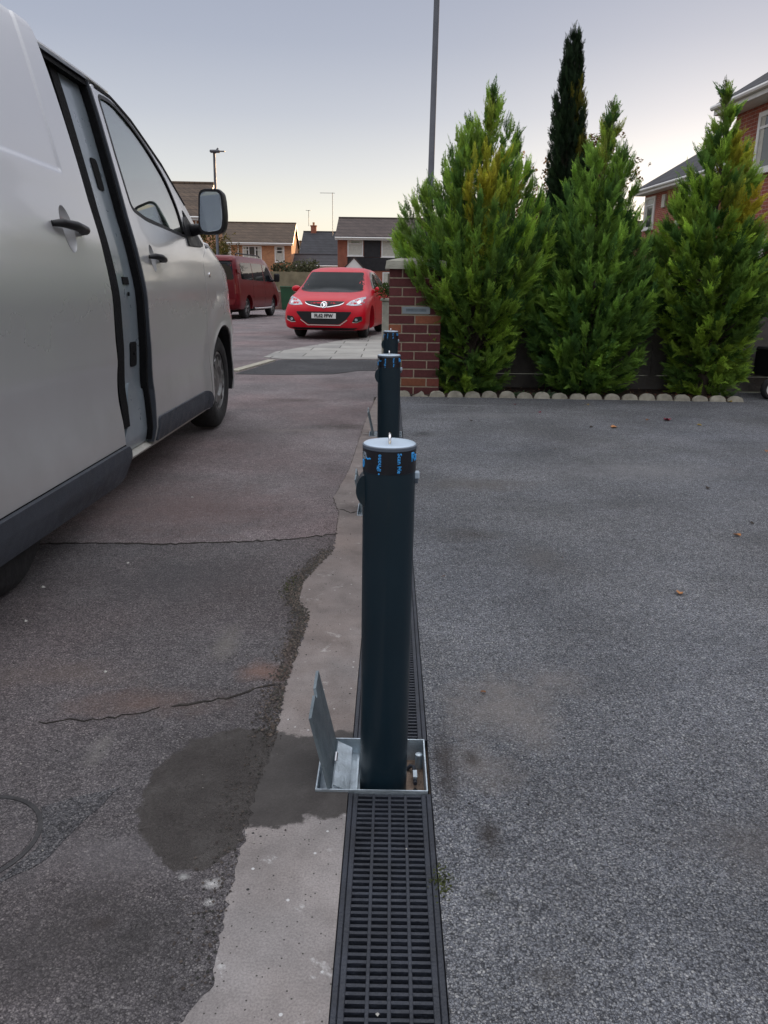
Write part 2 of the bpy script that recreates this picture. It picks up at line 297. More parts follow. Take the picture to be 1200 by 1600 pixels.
MT['far_red_brick'] = brickmat('far_red_brick', (.34, .10, .055), (.25, .07, .04), (.34, .24, .18))
MT['tile_brown'] = tilemat('brown_roof_tiles', (.11, .075, .05)); MT['tile_grey'] = tilemat('dark_roof_tiles', (.085, .062, .055))
MT['tile_slate'] = tilemat('slate_roof_tiles', (.045, .045, .052))
MT['window_glass'] = glassmat('van_window_glass', (.60, .72, .68), .10)

# ------------------------------------------------------------- mesh helpers
def link(name, me, m=None, parent=None):
    o = bpy.data.objects.new(name, me); COL.objects.link(o)
    if m is not None: me.materials.append(MT[m] if isinstance(m, str) else m)
    if parent is not None: o.parent = parent
    return o
def tag(o, label=None, cat=None, group=None, kind=None):
    if label: o['label'] = label
    if cat: o['category'] = cat
    if group: o['group'] = group
    if kind: o['kind'] = kind
    return o
def empty(name, loc=(0, 0, 0), rz=0, label=None, cat=None, group=None):
    o = bpy.data.objects.new(name, None); COL.objects.link(o); o.location = loc; o.rotation_euler = (0, 0, rz)
    o.empty_display_size = .1
    return tag(o, label, cat, group)
def kids(o): return [c for c in bpy.data.objects if c.parent == o]
def copy_tree(o, parent=None):
    c = o.copy(); COL.objects.link(c); c.parent = parent
    for ch in kids(o): copy_tree(ch, c)
    return c
class MB:
    def __init__(s): s.v = []; s.f = []; s.c = []; s.col = None
    def add(s, vs, fs):
        b = len(s.v); s.v += [tuple(v) for v in vs]; s.f += [tuple(i+b for i in f) for f in fs]
        if s.col is not None: s.c += [s.col]*len(fs)
        return s
    def box(s, a, b, rz=0, at=None, M4=None):
        x0, y0, z0 = a; x1, y1, z1 = b
        vs = [(x0,y0,z0),(x1,y0,z0),(x1,y1,z0),(x0,y1,z0),(x0,y0,z1),(x1,y0,z1),(x1,y1,z1),(x0,y1,z1)]
        if M4 is not None: vs = [M4 @ Vector(v) for v in vs]
        return s.add(vs, [(0,3,2,1),(4,5,6,7),(0,1,5,4),(1,2,6,5),(2,3,7,6),(3,0,4,7)])
    def bbox(s, a, b, r=.004, M4=None):
        """box with chamfered top and vertical edges"""
        x0,y0,z0 = a; x1,y1,z1 = b; r = min(r, (x1-x0)/2.2, (y1-y0)/2.2, (z1-z0)/2.2)
        def ring(z, i): return [(x0+i,y0+r+(i if 0 else 0),z),(x0+r+i if 0 else x0+r,y0+i,z),(x1-r,y0+i,z),(x1-i,y0+r,z),(x1-i,y1-r,z),(x1-r,y1-i,z),(x0+r,y1-i,z),(x0+i,y1-r,z)]
        rs = [ring(z0, r*.8), ring(z0+r, 0), ring(z1-r, 0), ring(z1, r*.8)]
        vs = [v for q in rs for v in q]
        if M4 is not None: vs = [M4 @ Vector(v) for v in vs]
        fs = [tuple(range(7, -1, -1)), tuple(range(24, 32))]
        for k in range(3):
            for i in range(8): j = (i+1) % 8; fs.append((k*8+i, k*8+j, k*8+8+j, k*8+8+i))
        return s.add(vs, fs)
    def lathe(s, prof, n=32, axis='z', c=(0, 0, 0), close=True):
        vs = []
        for (r, h) in prof:
            for i in range(n):
                a = 2*PI*i/n; p = (r*math.cos(a), r*math.sin(a), h)
                if axis == 'x': p = (h, r*math.cos(a), r*math.sin(a))
                if axis == 'y': p = (r*math.cos(a), h, -r*math.sin(a))
                vs.append((p[0]+c[0], p[1]+c[1], p[2]+c[2]))
        fs = []
        for k in range(len(prof)-1):
            for i in range(n): j = (i+1) % n; fs.append((k*n+i, k*n+j, k*n+n+j, k*n+n+i))
        if close: fs.append(tuple(range(n-1, -1, -1))); m = (len(prof)-1)*n; fs.append(tuple(range(m, m+n)))
        return s.add(vs, fs)
    def tube(s, pts, r, n=8, caps=True):
        pts = [Vector(p) for p in pts]; rs = r if hasattr(r, '__len__') else [r]*len(pts); vs = []
        t0 = (pts[1]-pts[0]).normalized(); ref = Vector((0, 0, 1)) if abs(t0.z) < .9 else Vector((1, 0, 0)); a = t0.cross(ref).normalized()
        for k, p in enumerate(pts):
            t = (pts[min(k+1, len(pts)-1)]-pts[max(k-1, 0)]).normalized(); a = (a - t*a.dot(t)).normalized(); b = t.cross(a)
            for i in range(n): q = 2*PI*i/n; vs.append(p+(a*math.cos(q)+b*math.sin(q))*rs[k])
        fs = []
        for k in range(len(pts)-1):
            for i in range(n): j = (i+1) % n; fs.append((k*n+i, k*n+j, k*n+n+j, k*n+n+i))
        if caps: fs.append(tuple(range(n-1, -1, -1))); m = (len(pts)-1)*n; fs.append(tuple(range(m, m+n)))
        return s.add(vs, fs)
    def prism(s, poly, h0, h1, f):
        """poly list of 2d, f(u,v,h)->xyz"""
        n = len(poly); vs = [f(u, v, h0) for u, v in poly]+[f(u, v, h1) for u, v in poly]
        fs = [tuple(range(n-1, -1, -1)), tuple(range(n, 2*n))]+[(i, (i+1) % n, n+(i+1) % n, n+i) for i in range(n)]
        return s.add(vs, fs)
    def build(s, name, m, parent=None, smooth=None):
        me = bpy.data.meshes.new(name); me.from_pydata(s.v, [], s.f); me.validate()
        bm = bmesh.new(); bm.from_mesh(me); bmesh.ops.recalc_face_normals(bm, faces=bm.faces); bm.to_mesh(me); bm.free()
        if s.c:
            ca = me.color_attributes.new('Col', 'FLOAT_COLOR', 'CORNER'); out = []
            for p in me.polygons: out += [*s.c[p.index], 1]*p.loop_total
            ca.data.foreach_set('color', out)
        if smooth:
            me.polygons.foreach_set('use_smooth', [True]*len(me.polygons)); me.set_sharp_from_angle(angle=R(smooth))
        return link(name, me, m, parent)

def interp(xs, ys, x):
    """Catmull-Rom style monotone-ish interpolation"""
    if x <= xs[0]: return ys[0]
    if x >= xs[-1]: return ys[-1]
    i = max(k for k in range(len(xs)-1) if xs[k] <= x); h = xs[i+1]-xs[i]; t = (x-xs[i])/h
    def sl(k):
        if k == 0 or k == len(xs)-1: return (ys[min(k+1, len(xs)-1)]-ys[max(k-1, 0)])/(xs[min(k+1, len(xs)-1)]-xs[max(k-1, 0)])
        a = (ys[k]-ys[k-1])/(xs[k]-xs[k-1]); b = (ys[k+1]-ys[k])/(xs[k+1]-xs[k])
        return 0 if a*b <= 0 else 2*a*b/(a+b)
    m0, m1 = sl(i)*h, sl(i+1)*h
    return (2*t**3-3*t*t+1)*ys[i]+(t**3-2*t*t+t)*m0+(-2*t**3+3*t*t)*ys[i+1]+(t**3-t*t)*m1
def rounded(poly, r, n=5):
    out = []; N = len(poly)
    for i, p in enumerate(poly):
        rr = r[i] if hasattr(r, '__len__') else r
        if rr <= 0: out.append(tuple(p[:2])); continue
        a = Vector(poly[i-1][:2]); b = Vector(p[:2]); c = Vector(poly[(i+1) % N][:2])
        d1 = (a-b); d2 = (c-b); l1 = min(rr, d1.length*.45); l2 = min(rr, d2.length*.45)
        p0 = b+d1.normalized()*l1; p2 = b+d2.normalized()*l2
        for k in range(n+1):
            t = k/n; q = p0*(1-t)**2+b*2*t*(1-t)+p2*t*t; out.append((q.x, q.y))
    return out
def panel(name, outer, holes, mapf, thick, m, parent, step=.05, extra=()):
    """a sheet cut to a 2-d outline (with holes), bent onto the surface mapf(u, v, offset)"""
    bm = bmesh.new(); ed = []
    for loop in [outer]+list(holes):
        vs = [bm.verts.new((u, v, 0)) for u, v in loop]
        for i in range(len(vs)): ed.append(bm.edges.new((vs[i], vs[(i+1) % len(vs)])))
    bmesh.ops.triangle_fill(bm, use_beauty=True, use_dissolve=False, edges=ed)
    us = [p[0] for p in outer]; vv = [p[1] for p in outer]
    cuts = [((k*step, 0, 0), (1, 0, 0)) for k in range(math.ceil(min(us)/step), math.floor(max(us)/step)+1)]
    cuts += [((0, k*step, 0), (0, 1, 0)) for k in range(math.ceil(min(vv)/step), math.floor(max(vv)/step)+1)]
    cuts += list(extra)
    for c, nrm in cuts:
        bmesh.ops.bisect_plane(bm, geom=list(bm.verts)+list(bm.edges)+list(bm.faces), dist=1e-5, plane_co=c, plane_no=nrm)
    bmesh.ops.remove_doubles(bm, verts=bm.verts, dist=1e-5)
    bm.verts.index_update(); base = [(v.co.x, v.co.y) for v in bm.verts]; n = len(base)
    faces = [tuple(v.index for v in f.verts) for f in bm.faces]
    bnd = [(e.verts[0].index, e.verts[1].index) for e in bm.edges if len(e.link_faces) == 1]; bm.free()
    V = [mapf(u, v, 0) for u, v in base]+[mapf(u, v, -thick) for u, v in base]
    V = [Vector(v) for v in V]
    F = list(faces)+[tuple(i+n for i in reversed(f)) for f in faces]+[(a, b, b+n, a+n) for a, b in bnd]
    me = bpy.data.meshes.new(name); me.from_pydata([tuple(v) for v in V], [], F)
    e = .006; N = []
    for (u, v), p in zip(base, V[:n]):
        q = (Vector(mapf(u+e, v, 0))-Vector(mapf(u-e, v, 0))).cross(Vector(mapf(u, v+e, 0))-Vector(mapf(u, v-e, 0)))
        q.normalize()
        out = (p-V[len(N)+n])
        if q.dot(out) < 0: q = -q
        N.append(q)
    bm = bmesh.new(); bm.from_mesh(me); bmesh.ops.recalc_face_normals(bm, faces=bm.faces); bm.to_mesh(me); bm.free()
    me.polygons.foreach_set('use_smooth', [True]*len(me.polygons))
    nf = len(faces); nor = [None]*len(me.loops)
    for p in me.polygons:
        for li in p.loop_indices:
            vi = me.loops[li].vertex_index
            if p.index < nf: q = N[vi]
            elif p.index < 2*nf: q = -N[vi-n]
            else: q = p.normal
            if p.index < 2*nf and q.dot(p.normal) < .2: q = p.normal
            nor[li] = tuple(q)
    me.normals_split_custom_set(nor)
    return link(name, me, m, parent)

def wheel(parent, c, r, w, side, style='alloy', rimr=None, tread=True):
    """side=+1: outer face towards +x; parts tyre and rim under one wheel"""
    e = empty('wheel', c); e.parent = parent; rr = rimr or r*.64
    if side < 0: e.rotation_euler = (0, 0, PI)
    p = [(rr, -w/2+.01), (rr+.02, -w/2), (r-.05, -w/2), (r-.015, -w/2+.02), (r, -w/2+.045), (r, w/2-.045), (r-.015, w/2-.02), (r-.05, w/2), (rr+.02, w/2), (rr, w/2-.012), (rr-.006, w/2-.03), (rr-.006, -w/2+.03)]
    t = MB().lathe(p+[p[0]], 48, 'x', close=False).build('tyre', 'rubber', e, 40)
    mb = MB()
    mb.lathe([(rr-.004, -w/2+.02), (rr-.004, w/2-.02), (rr-.022, w/2-.014), (rr-.03, w/2-.05), (rr-.035, -w/2+.02)], 40, 'x', close=False)
    if style == 'alloy':
        for k in range(5):
            a = 2*PI*k/5+.3
            for d in (-.13, .13):
                ca, sa = math.cos(a), math.sin(a); cb, sb = math.cos(a+d), math.sin(a+d)
                mb.tube([(w/2-.045, ca*.03, sa*.03), (w/2-.03, cb*rr*.55, sb*rr*.55), (w/2-.03, cb*(rr-.02), sb*(rr-.02))], [.026, .02, .022], 6)
        mb.lathe([(.001, w/2-.02), (.055, w/2-.025), (.065, w/2-.06)], 20, 'x', close=True)
        mb.build('rim', 'steel', e, 40)
        MB().lathe([(rr-.04, -.03), (.03, -.03), (.03, -.02), (rr-.04, -.02)], 24, 'x', close=False).build('brake_disc', 'black_trim', e)
    else:
        mb.lathe([(rr-.03, w/2-.055), (rr*.82, w/2-.05), (rr*.74, w/2-.02), (rr*.5, w/2-.012), (rr*.42, w/2-.03), (rr*.2, w/2-.022), (.001, w/2-.02)], 40, 'x', close=False)
        for k in range(10):
            a = 2*PI*k/10
            mb.box((w/2-.021, -.012, rr*.50), (w/2-.012, .012, rr*.80), M4=Matrix.Rotation(a, 4, 'X'))
        mb.build('rim', 'steel', e, 35)
    return e

# ============================================================= SETTING
def jag(pts, amp=.006, step=.03, closed=False):
    out = []; N = len(pts)
    for i in range(N if closed else N-1):
        a = Vector(pts[i]); b = Vector(pts[(i+1) % N]); L = (b-a).length; k = max(1, int(L/step)); nrm = Vector((-(b-a).y, (b-a).x)).normalized() if L > 0 else Vector((0, 0))
        for j in range(k):
            t = j/k; q = a.lerp(b, t)+nrm*(random.gauss(0, amp) if j else random.gauss(0, amp*.4)); out.append((q.x, q.y))
    if not closed: out.append(tuple(pts[-1]))
    return out
def sheet(name, poly, z, m, thick=.012, step=1000):
    o = panel(name, poly, [], lambda u, v, o: (u, v, z+o), thick, m, None, step=step)
    return tag(o, kind='structure')
MT['tarmac'] = asphalt('old_pink_grey_tarmac', (.272, .235, .240), (.43, .39, .39), (1.08, .90, .88), 150, .35, .003, rough=.8, scf=.6,
    patch=[(-1.0, 3.6, .55, 1.0, (.20, .13, .12), .55), (-.9, 7.3, .45, .35, (.05, .035, .03), .7), (-.35, 5.9, .3, .6, (.05, .04, .035), .8), (-.7, 5.7, .5, .22, (.26, .22, .20), .4)])
MT['tarmac_dark'] = asphalt('dark_patched_tarmac', (.165, .153, .161), (.33, .31, .305), (1.12, .94, .90), 140, .3, .0045, rough=.8, lo=.5, big=.25, wet=True, scf=.75,
    patch=[(-.305, 1.135, .022, .8, (.7, .69, .67), .95), (-.30, 1.09, .012, .9, (.7, .69, .67), .9), (-.36, 1.15, .012, .8, (.6, .6, .58), .8), (-.47, 1.04, .03, .6, (.05, .035, .03), .7), (-.55, 1.2, .35, .25, (.20, .185, .19), .5), (-.33, 1.93, .10, .7, (.28, .16, .12), .7), (-.62, 1.75, .22, .35, (.19, .12, .095), .6), (-.30, 2.55, .055, 6, (.020, .017, .013), .95), (-.28, 2.0, .03, 9, (.10, .065, .05), .8), (-.55, 1.0, .28, .6, (.06, .055, .055), .6), (-.75, 2.6, .35, .7, (.07, .07, .075), .6), (-.42, .98, .20, .8, (.03, .028, .027), .5),
           (-.48, 2.1, .05, 3, (.24, .22, .19), .5), (-.66, 1.55, .03, 3, (.30, .28, .26), .45), (-.9, 1.9, .3, .3, (.2, .15, .125), .4)])
MT['drive'] = asphalt('coarse_grey_driveway', (.275, .286, .314), (.52, .515, .505), (.97, 1.0, 1.06), 135, .42, .0075, rough=.85, spots=.25, big=.40, gapd=.32,
    patch=[(.30, 1.75, .16, 1.3, (.31, .28, .26), .75), (.22, 1.50, .09, 1.2, (.31, .28, .26), .6), (.45, 1.9, .12, 1, (.29, .26, .24), .5), (.212, 1.27, .034, 1.9, (.035, .026, .02), .95), (.20, 1.53, .025, 1.6, (.04, .03, .025), .75),
           (.135, 1.5, .035, 4.5, (.05, .038, .033), .8), (.19, 1.12, .02, 1, (.03, .03, .02), .6), (.34, 1.03, .03, 1, (.03, .03, .025), .4),
           (.5, 4.1, .35, .5, (.16, .14, .125), .6), (.35, 3.2, .2, .6, (.06, .05, .042), .6), (.55, 7.1, .5, .06, (.42, .42, .42), .7), (1.2, 6.7, .6, .05, (.13, .13, .135), .6), (.3, 6.3, .3, .12, (.15, .15, .155), .7), (2.0, 2.4, .5, .6, (.2, .19, .19), .5), (.75, 1.25, .18, .7, (.17, .155, .15), .5), (.62, 2.9, .12, 1.6, (.16, .15, .145), .5), (1.5, 4.5, .7, .4, (.36, .36, .37), .45), (.26, .95, .05, .8, (.08, .07, .06), .5), (.9, 6.5, .5, .35, (.3, .3, .3), .45), (.25, 5.6, .1, 1.2, (.03, .03, .03), .7)])
MT['newtar'] = asphalt('fresh_black_tarmac', (.075, .075, .082), (.17, .17, .17), (1, 1, 1), 150, .3, .003, spots=.2)
MT['conc'] = concrete('pale_concrete', (.235, .218, .212), tint=(1, .94, .90)); pass
MT['slab'] = brickmat('paving_slabs', (.34, .33, .30), (.24, .235, .22), (.09, .085, .075), .9, .6, ms=.02)
_n = MT['slab'].node_tree; _tc = [x for x in _n.nodes if x.type == 'TEX_BRICK'][0]
_g = _n.nodes.new('ShaderNodeNewGeometry'); _n.links.new(_g.outputs['Position'], _tc.inputs['Vector'])
MT['ground'] = mat('rough_ground', (.05, .055, .03), .95, 0, 0, .4, .7, .5, 12)

# ground sheet with the trench of the drain left open
g = MB(); xs = [-600, -.15, .11, 600]; ys = [-300, -1.0, 7.55, 900]
for i in range(3):
    for j in range(3):
        if i == 1 and j == 1: continue
        g.add([(xs[i], ys[j], -.03), (xs[i+1], ys[j], -.03), (xs[i+1], ys[j+1], -.03), (xs[i], ys[j+1], -.03)], [(0, 1, 2, 3)])
bm_ = g.build('ground', 'ground'); tag(bm_, kind='structure')
tr = MB(); tr.box((-.15, -1, -.16), (.11, 7.55, -.14)); tr.box((-.16, -1, -.14), (-.15, 7.55, -.031)); tr.box((.11, -1, -.14), (.12, 7.55, -.031))
tag(tr.build('drain_trench', 'void'), kind='structure')

G = lambda *a: [gp(*p) for p in a]
edgeL = G((250, 1640), (286, 1596), (312, 1562), (333, 1540), (350, 1440), (375, 1335), (400, 1240), (432, 1152), (445, 1075), (470, 1005), (484, 965), (466, 940), (474, 908), (522, 858), (530, 800), (521, 778), (545, 735), (557, 700), (570, 660), (586, 625))
edgeL = [(-.2545, .3)]+edgeL+[(-.13, 7.5)]
random.seed(11); je = jag(edgeL, .003, .009)
BOXY = [(1.401, 1.597), (3.461, 3.657), (5.471, 5.667)]
rEdge = [(-.0755, 7.6)]
for y0, y1 in reversed(BOXY): rEdge += [(-.0755, y1+.001), (-.1465, y1+.001), (-.1465, y0-.001), (-.0755, y0-.001)]
rEdge += [(-.0755, .3)]
o = sheet('concrete_strip', je+[(-.13, 7.55)]+rEdge, 0, 'conc', .028)
# tarmac to the left: the pink-grey sheet under everything, and the darker patch nearest the camera
sheet('pavement', [(-14, -3), (-.152, -3), (-.152, 7.6), (0, 7.72), (.3, 10), (.35, 12), (.35, 26), (-.2, 70), (-60, 70), (-60, -3)], -.006, 'tarmac', .02)
crk = G((-260, 862), (30, 851), (150, 848), (260, 850), (380, 846), (450, 843), (528, 834))
random.seed(5); jc = jag(crk, .006, .02)
sheet('patched_tarmac', [(-3.2, -1)]+[(-3.2, crk[0][1])]+jc+[(-.20, 3.05), (-.152, 2.9), (-.152, -1)], -.001, 'tarmac_dark', .006)
def crack(pts, w, seed):
    random.seed(seed); c = jag(pts, .005, .018); L = []; Rr = []
    for i, p in enumerate(c):
        ww = w*random.uniform(.15, 1.1)*(1 if 0 < i < len(c)-1 else .1); L.append((p[0], p[1]+ww)); Rr.append((p[0], p[1]-ww*.6))
    sheet('tarmac_crack', L+Rr[::-1], .0012, 'soilc', .002)
MT['soilc'] = mat('crack_dirt', (.022, .018, .015), .95, 0, 0, .5, 30, .8, 80)
crack(crk[1:], .011, 3)
crack(G((268, 1104), (330, 1096), (365, 1088), (400, 1075), (432, 1070)), .006, 4)
crack(G((60, 1128), (180, 1122), (250, 1105)), .003, 6)
crack(G((530, 796), (548, 802), (562, 799)), .010, 8)
sheet('fresh_tarmac_strip', jag(G((368, 584), (405, 572), (440, 562), (608, 562)), .01, .2)+jag(G((608, 578), (560, 579), (520, 584), (440, 585), (372, 583)), .02, .2)[:-1], -.001, 'newtar', .006)
sheet('slab_pavement', [gp(440, 561), gp(412, 558), gp(430, 550), gp(470, 543), gp(500, 538), gp(560, 527), gp(600, 522), (.3, 22), (.3, 12), gp(608, 561)], .004, 'slab', .03)
kp = [gp(*p) for p in [(330, 590), (365, 580), (425, 563)]]
random.seed(2)
for a, b in zip(kp[:-1], kp[1:]):
    pass
kb = MB(); a, b = Vector(kp[1]), Vector(kp[2]); q = Vector((-(b-a).y, (b-a).x)).normalized()*.06
kb.prism([a-q, b-q, b+q, a+q], -.03, .012, lambda u, v, h: (u, v, h)); tag(kb.build('kerb', 'edging'), kind='structure')
sheet('driveway', [(.1025, -3), (16, -3), (16, 8.35), (3.45, 8.35), (3.44, 7.60), (.1025, 7.655)], 0, 'drive', .028)
sheet('planting_bed', [(.05, 7.66), (3.44, 7.605), (3.44, 8.44), (.05, 8.44)], .012, 'soil', .04)
tag(MB().box((.1, -1, -.05), (.108, 7.55, -.030)).build('drain_bedding', 'earth'), kind='structure')

# ============================================================= DRAIN
def drain(y0, y1, label):
    e = empty('drain_channel', (0, y0, 0), 0, label, 'drain', 'black slotted drains between the bollards'); L = y1-y0
    f = MB()
    for xa, xb in ((-.074, -.0645), (.0905, .1005)): f.bbox((xa, 0, -.12), (xb, L, .0005), .0015)
    for xa, xb in ((-.0645, -.060), (.0865, .0905)): f.box((xa, .001, -.12), (xb, L-.001, -.006))
    f.box((-.073, 0.001, -.135), (.0995, L-.001, -.12)); f.build('channel_frame', 'grate', e)
    k0 = 0
    while k0 < L-.02:
        l = min(1.0, L-k0) if L-k0 < 1.25 else 1.0
        if L-k0 < 1.25: l = L-k0
        g = MB(); a, b = k0+.0012, k0+l-.0012
        g.bbox((-.0635, a, -.024), (-.0535, b, -.0005), .0012); g.bbox((.0795, a, -.024), (.0895, b, -.0005), .0012)
        for i in range(1, 4):
            x = -.0535+i*.13300/4; g.bbox((x-.0031, a, -.022), (x+.0031, b, -.0012), .001)
        n = int((b-a)/.0144)
        for i in range(n+1):
            y = a+.004+(b-a-.008)*i/n; g.box((-.0535, y-.0030, -.020), (.0795, y+.0030, -.0026+random.uniform(-.0003, .0003)))
        g.build('grating', 'grate', e); k0 += l
    return e
drain(.35, 1.3985, 'black slotted drain in the foreground in front of the nearest bollard')
drain(1.5995, 3.4585, 'black slotted drain between the first and second bollards')
drain(3.6595, 5.4685, 'black slotted drain between the second and third bollards')
drain(5.6695, 7.52, 'black slotted drain from the third bollard to the brick pillar')

# ============================================================= GROUND BOXES AND BOLLARDS
def ground_box(y0):
    e = empty('ground_box', (0, y0, 0)); w = .196
    x0, x1 = -.1455, .0945; t = .003; d = -.075
    m = MB()
    m.box((x0, 0, d), (x1, t, .005)); m.box((x0, w-t, d), (x1, w, .005)); m.box((x0, t, d), (x0+t, w-t, .005)); m.box((x1-t, t, d), (x1, w-t, .005))
    m.box((x0+.001, .001, d-.004), (x1-.001, w-.001, d-.001)); m.build('tray', 'galv', e)
    # floor plate with rounded square opening round the post
    P = [(x0+t+.0005, t+.0005), (-.058, t+.0005), (-.058, w-t-.0005), (x0+t+.0005, w-t-.0005)]
    panel('floor_plate', P, [], lambda u, v, o: (u, v, -.034+o), .004, 'galv', e, step=1)
    mm = MB(); mm.box((-.062, .012, -.0335), (-.058, w-.03, -.026)); mm.build('plate_lip', 'galv', e)
    MB().box((.050, t+.0005, d), (x1-t-.0005, w-t-.0005, -.050)).build('earth_fill', 'earth', e)
    b = MB(); b.tube([(.0535, .150, -.046), (.062, .152, -.038), (.069, .146, -.036), (.071, .120, -.036), (.071, .085, -.038)], .0045, 8)
    b.build('locking_bar', 'grate', e, 50)
    b = MB(); b.box((.0665, .095, -.034), (.0755, .122, -.028)); b.build('bar_clip', 'galv', e)
    MB().lathe([(.0085, -.05), (.0085, -.014), (.006, -.012)], 14, 'z', (.081, .163, 0)).build('threaded_stud', 'galv', e, 40)
    MB().prism([(.062, .03), (.076, .035), (.080, .06), (.070, .075), (.062, .06)], -.0495, -.040, lambda u, v, h: (u, v, h)).build('bar_end', 'void', e)
    # lid: hinged on the left rim, standing open and leaning left
    l = empty('lid', (-.112, 0, -.004)); l.parent = e
    H = .186; a = R(12.5)
    def f(u, v, h): return (-math.sin(a)*v-math.cos(a)*h, u, math.cos(a)*v-math.sin(a)*h)
    poly = [(.004, 0), (w-.004, 0), (w-.004, H+.006), (.118, H+.002), (.112, H-.012), (.100, H-.014), (.094, H-.002), (.004, H-.004)]
    MB().prism(poly, 0, .0065, f).build('lid_plate', 'galvd', l)
    g = MB(); g.prism([(.003, .010), (.036, -.006), (.037, -.003), (.004, .013)], .012, w-.02, lambda u, v, h: (u, h, v))
    g.build('hinge_flange', 'galv', l)
    g = MB(); g.tube([(.003, .088, .016), (.003, .122, .016)], .0048, 10); g.build('hinge_pin', 'chrome', l, 40)
    return e
BOX = ground_box(0)
def txt(body, size, m, name, parent, mapf, ext=.0006, align='CENTER', bold=0):
    cu = bpy.data.curves.new(name, 'FONT'); cu.body = body; cu.size = size; cu.align_x = align; cu.align_y = 'CENTER'; cu.offset = bold; cu.resolution_u = 3
    o = bpy.data.objects.new(name, cu); COL.objects.link(o)
    me = bpy.data.meshes.new_from_object(o.evaluated_get(bpy.context.evaluated_depsgraph_get())); bpy.data.objects.remove(o); bpy.data.curves.remove(cu)
    bm = bmesh.new(); bm.from_mesh(me); bmesh.ops.remove_doubles(bm, verts=bm.verts, dist=1e-6)
    r = bmesh.ops.extrude_face_region(bm, geom=list(bm.faces))
    top = [v for v in r['geom'] if isinstance(v, bmesh.types.BMVert)]
    for v in bm.verts: v.co.z = 0
    for v in top: v.co.z = ext
    for v in bm.verts: v.co = Vector(mapf(v.co.x, v.co.y, v.co.z))
    bmesh.ops.recalc_face_normals(bm, faces=bm.faces); bm.to_mesh(me); bm.free(); me.materials.clear()
    return link(name, me, m, parent)
def bollard():
    e = empty('security_bollard', (0, 0, 0)); r = .0520; H = .739
    MB().lathe([(.0515, -.07), (.0515, -.05), (r, -.046), (r, H-.014)], 64, close=True).build('post', 'bollard', e, 40)
    MB().lathe([(r-.001, H-.0085), (r+.0012, H-.0078), (r+.0012, H-.002), (r-.0006, H-.0008)], 64).build('cap_rim', 'rim', e, 40)
    MB().lathe([(r-.002, H-.004), (r-.001, H-.0002), (r-.003, H+.0012), (r-.012, H+.0016)], 64).build('cap', 'captop', e, 40)
    m = MB(); m.tube([(0, -.021, H-.002), (0, -.021, H+.011), (0, -.0185, H+.0155), (0, -.012, H+.0175), (0, .004, H+.0175), (0, .0105, H+.0155), (0, .013, H+.011), (0, .013, H-.002)], .0028, 8)
    m.build('lift_handle', 'chrome', e, 50)
    zb0, zb1 = H-.0530, H-.0082
    b = MB().lathe([(r+.0002, zb0), (r+.0008, zb0+.0003), (r+.0008, zb1-.0003), (r+.0002, zb1)], 64, close=False).build('label_band', 'band', e, 40)
    rr = r+.0008
    def cyl(a0, zc, rot=0):
        def f(x, y, h):
            if rot == 1: x, y = -y, x
            if rot == -1: x, y = y, -x
            a = a0+x/rr; return ((rr+h)*math.sin(a), -(rr+h)*math.cos(a), zc+y)
        return f
    zc = (zb0+zb1)/2; a0 = R(-1)
    txt('• iPhone', .0120, 'blue', 'label_text', b, cyl(a0-R(20.5), zc-.003, 1), bold=.0002)
    txt('Scan Me', .0118, 'blue', 'label_text', b, cyl(a0+R(22), zc, -1), bold=.0002)
    txt('www . . . . . . . .', .0035, 'blue', 'label_text', b, cyl(a0+R(3), zc+.0188))if False else None
    txt('Ra', .025, 'blue', 'label_text', b, cyl(R(66), zc+.0085), bold=.0008)
    txt('0', .023, 'blue', 'label_text', b, cyl(R(-72), zc-.008), bold=.0008)
    # winged ring emblem
    m = MB(); f = cyl(R(-66), zc+.009)
    def strip(pts, wd):
        for i in range(len(pts)-1):
            (x0, y0), (x1, y1) = pts[i], pts[i+1]; d = Vector((x1-x0, y1-y0)); nn = Vector((-d.y, d.x)).normalized()*wd
            q = [(x0-nn.x, y0-nn.y), (x1-nn.x, y1-nn.y), (x1+nn.x, y1+nn.y), (x0+nn.x, y0+nn.y)]
            m.prism(q, 0, .0005, f)
    strip([(.0075*math.cos(t*PI/8), .0055*math.sin(t*PI/8)) for t in range(17)], .0009)
    strip([(.0038*math.cos(t*PI/6), .003*math.sin(t*PI/6)) for t in range(13)], .0009)
    strip([(-.016, .004), (-.008, .0065), (0, .0075), (.007, .0055)], .0006)
    m.build('label_emblem', 'greyprint', b)
    m = MB(); f = cyl(R(-66), zc+.009); strip([(.0075, -.002), (.012, -.0045), (.019, -.002), (.021, -.0035)], .0014); m.build('label_emblem', 'blue', b)
    # lock cover on the left, padlock lug on the right
    m = MB(); pr = [(x, z) for x, z in [(-.040, .034), (-.0545, .029), (-.0620, .016), (-.0655, 0), (-.0630, -.014), (-.0560, -.026), (-.050, -.031), (-.040, -.036)]]
    pr = rounded(pr, [0, .006, .006, .006, .006, .006, .004, 0], 3)
    m.prism([(x, z+H-.092) for x, z in pr], -.022, .020, lambda u, v, h: (u, h, v)); m.build('lock_cover', 'bollard', e, 35)
    m = MB(); m.bbox((.048, -.008, H-.070), (.0600, .007, H-.056), .002); m.build('lock_tab', 'captop', e)
    m = MB(); m.bbox((.048, -.006, H-.080), (.0580, .005, H-.0705), .002); m.build('lock_tab_base', 'rim', e)
    return e
BOL = bollard()
LB = ['nearest dark blue round bollard with a pale cap standing in its open galvanised ground box', 'middle dark bollard of the row, its top showing just above the nearest bollard', 'farthest dark bollard of the row, beside the brick pillar']
LG = ['open galvanised ground box with raised lid at the foot of the nearest bollard', 'open galvanised ground box at the foot of the middle bollard', 'open galvanised ground box with raised lid at the foot of the farthest bollard']
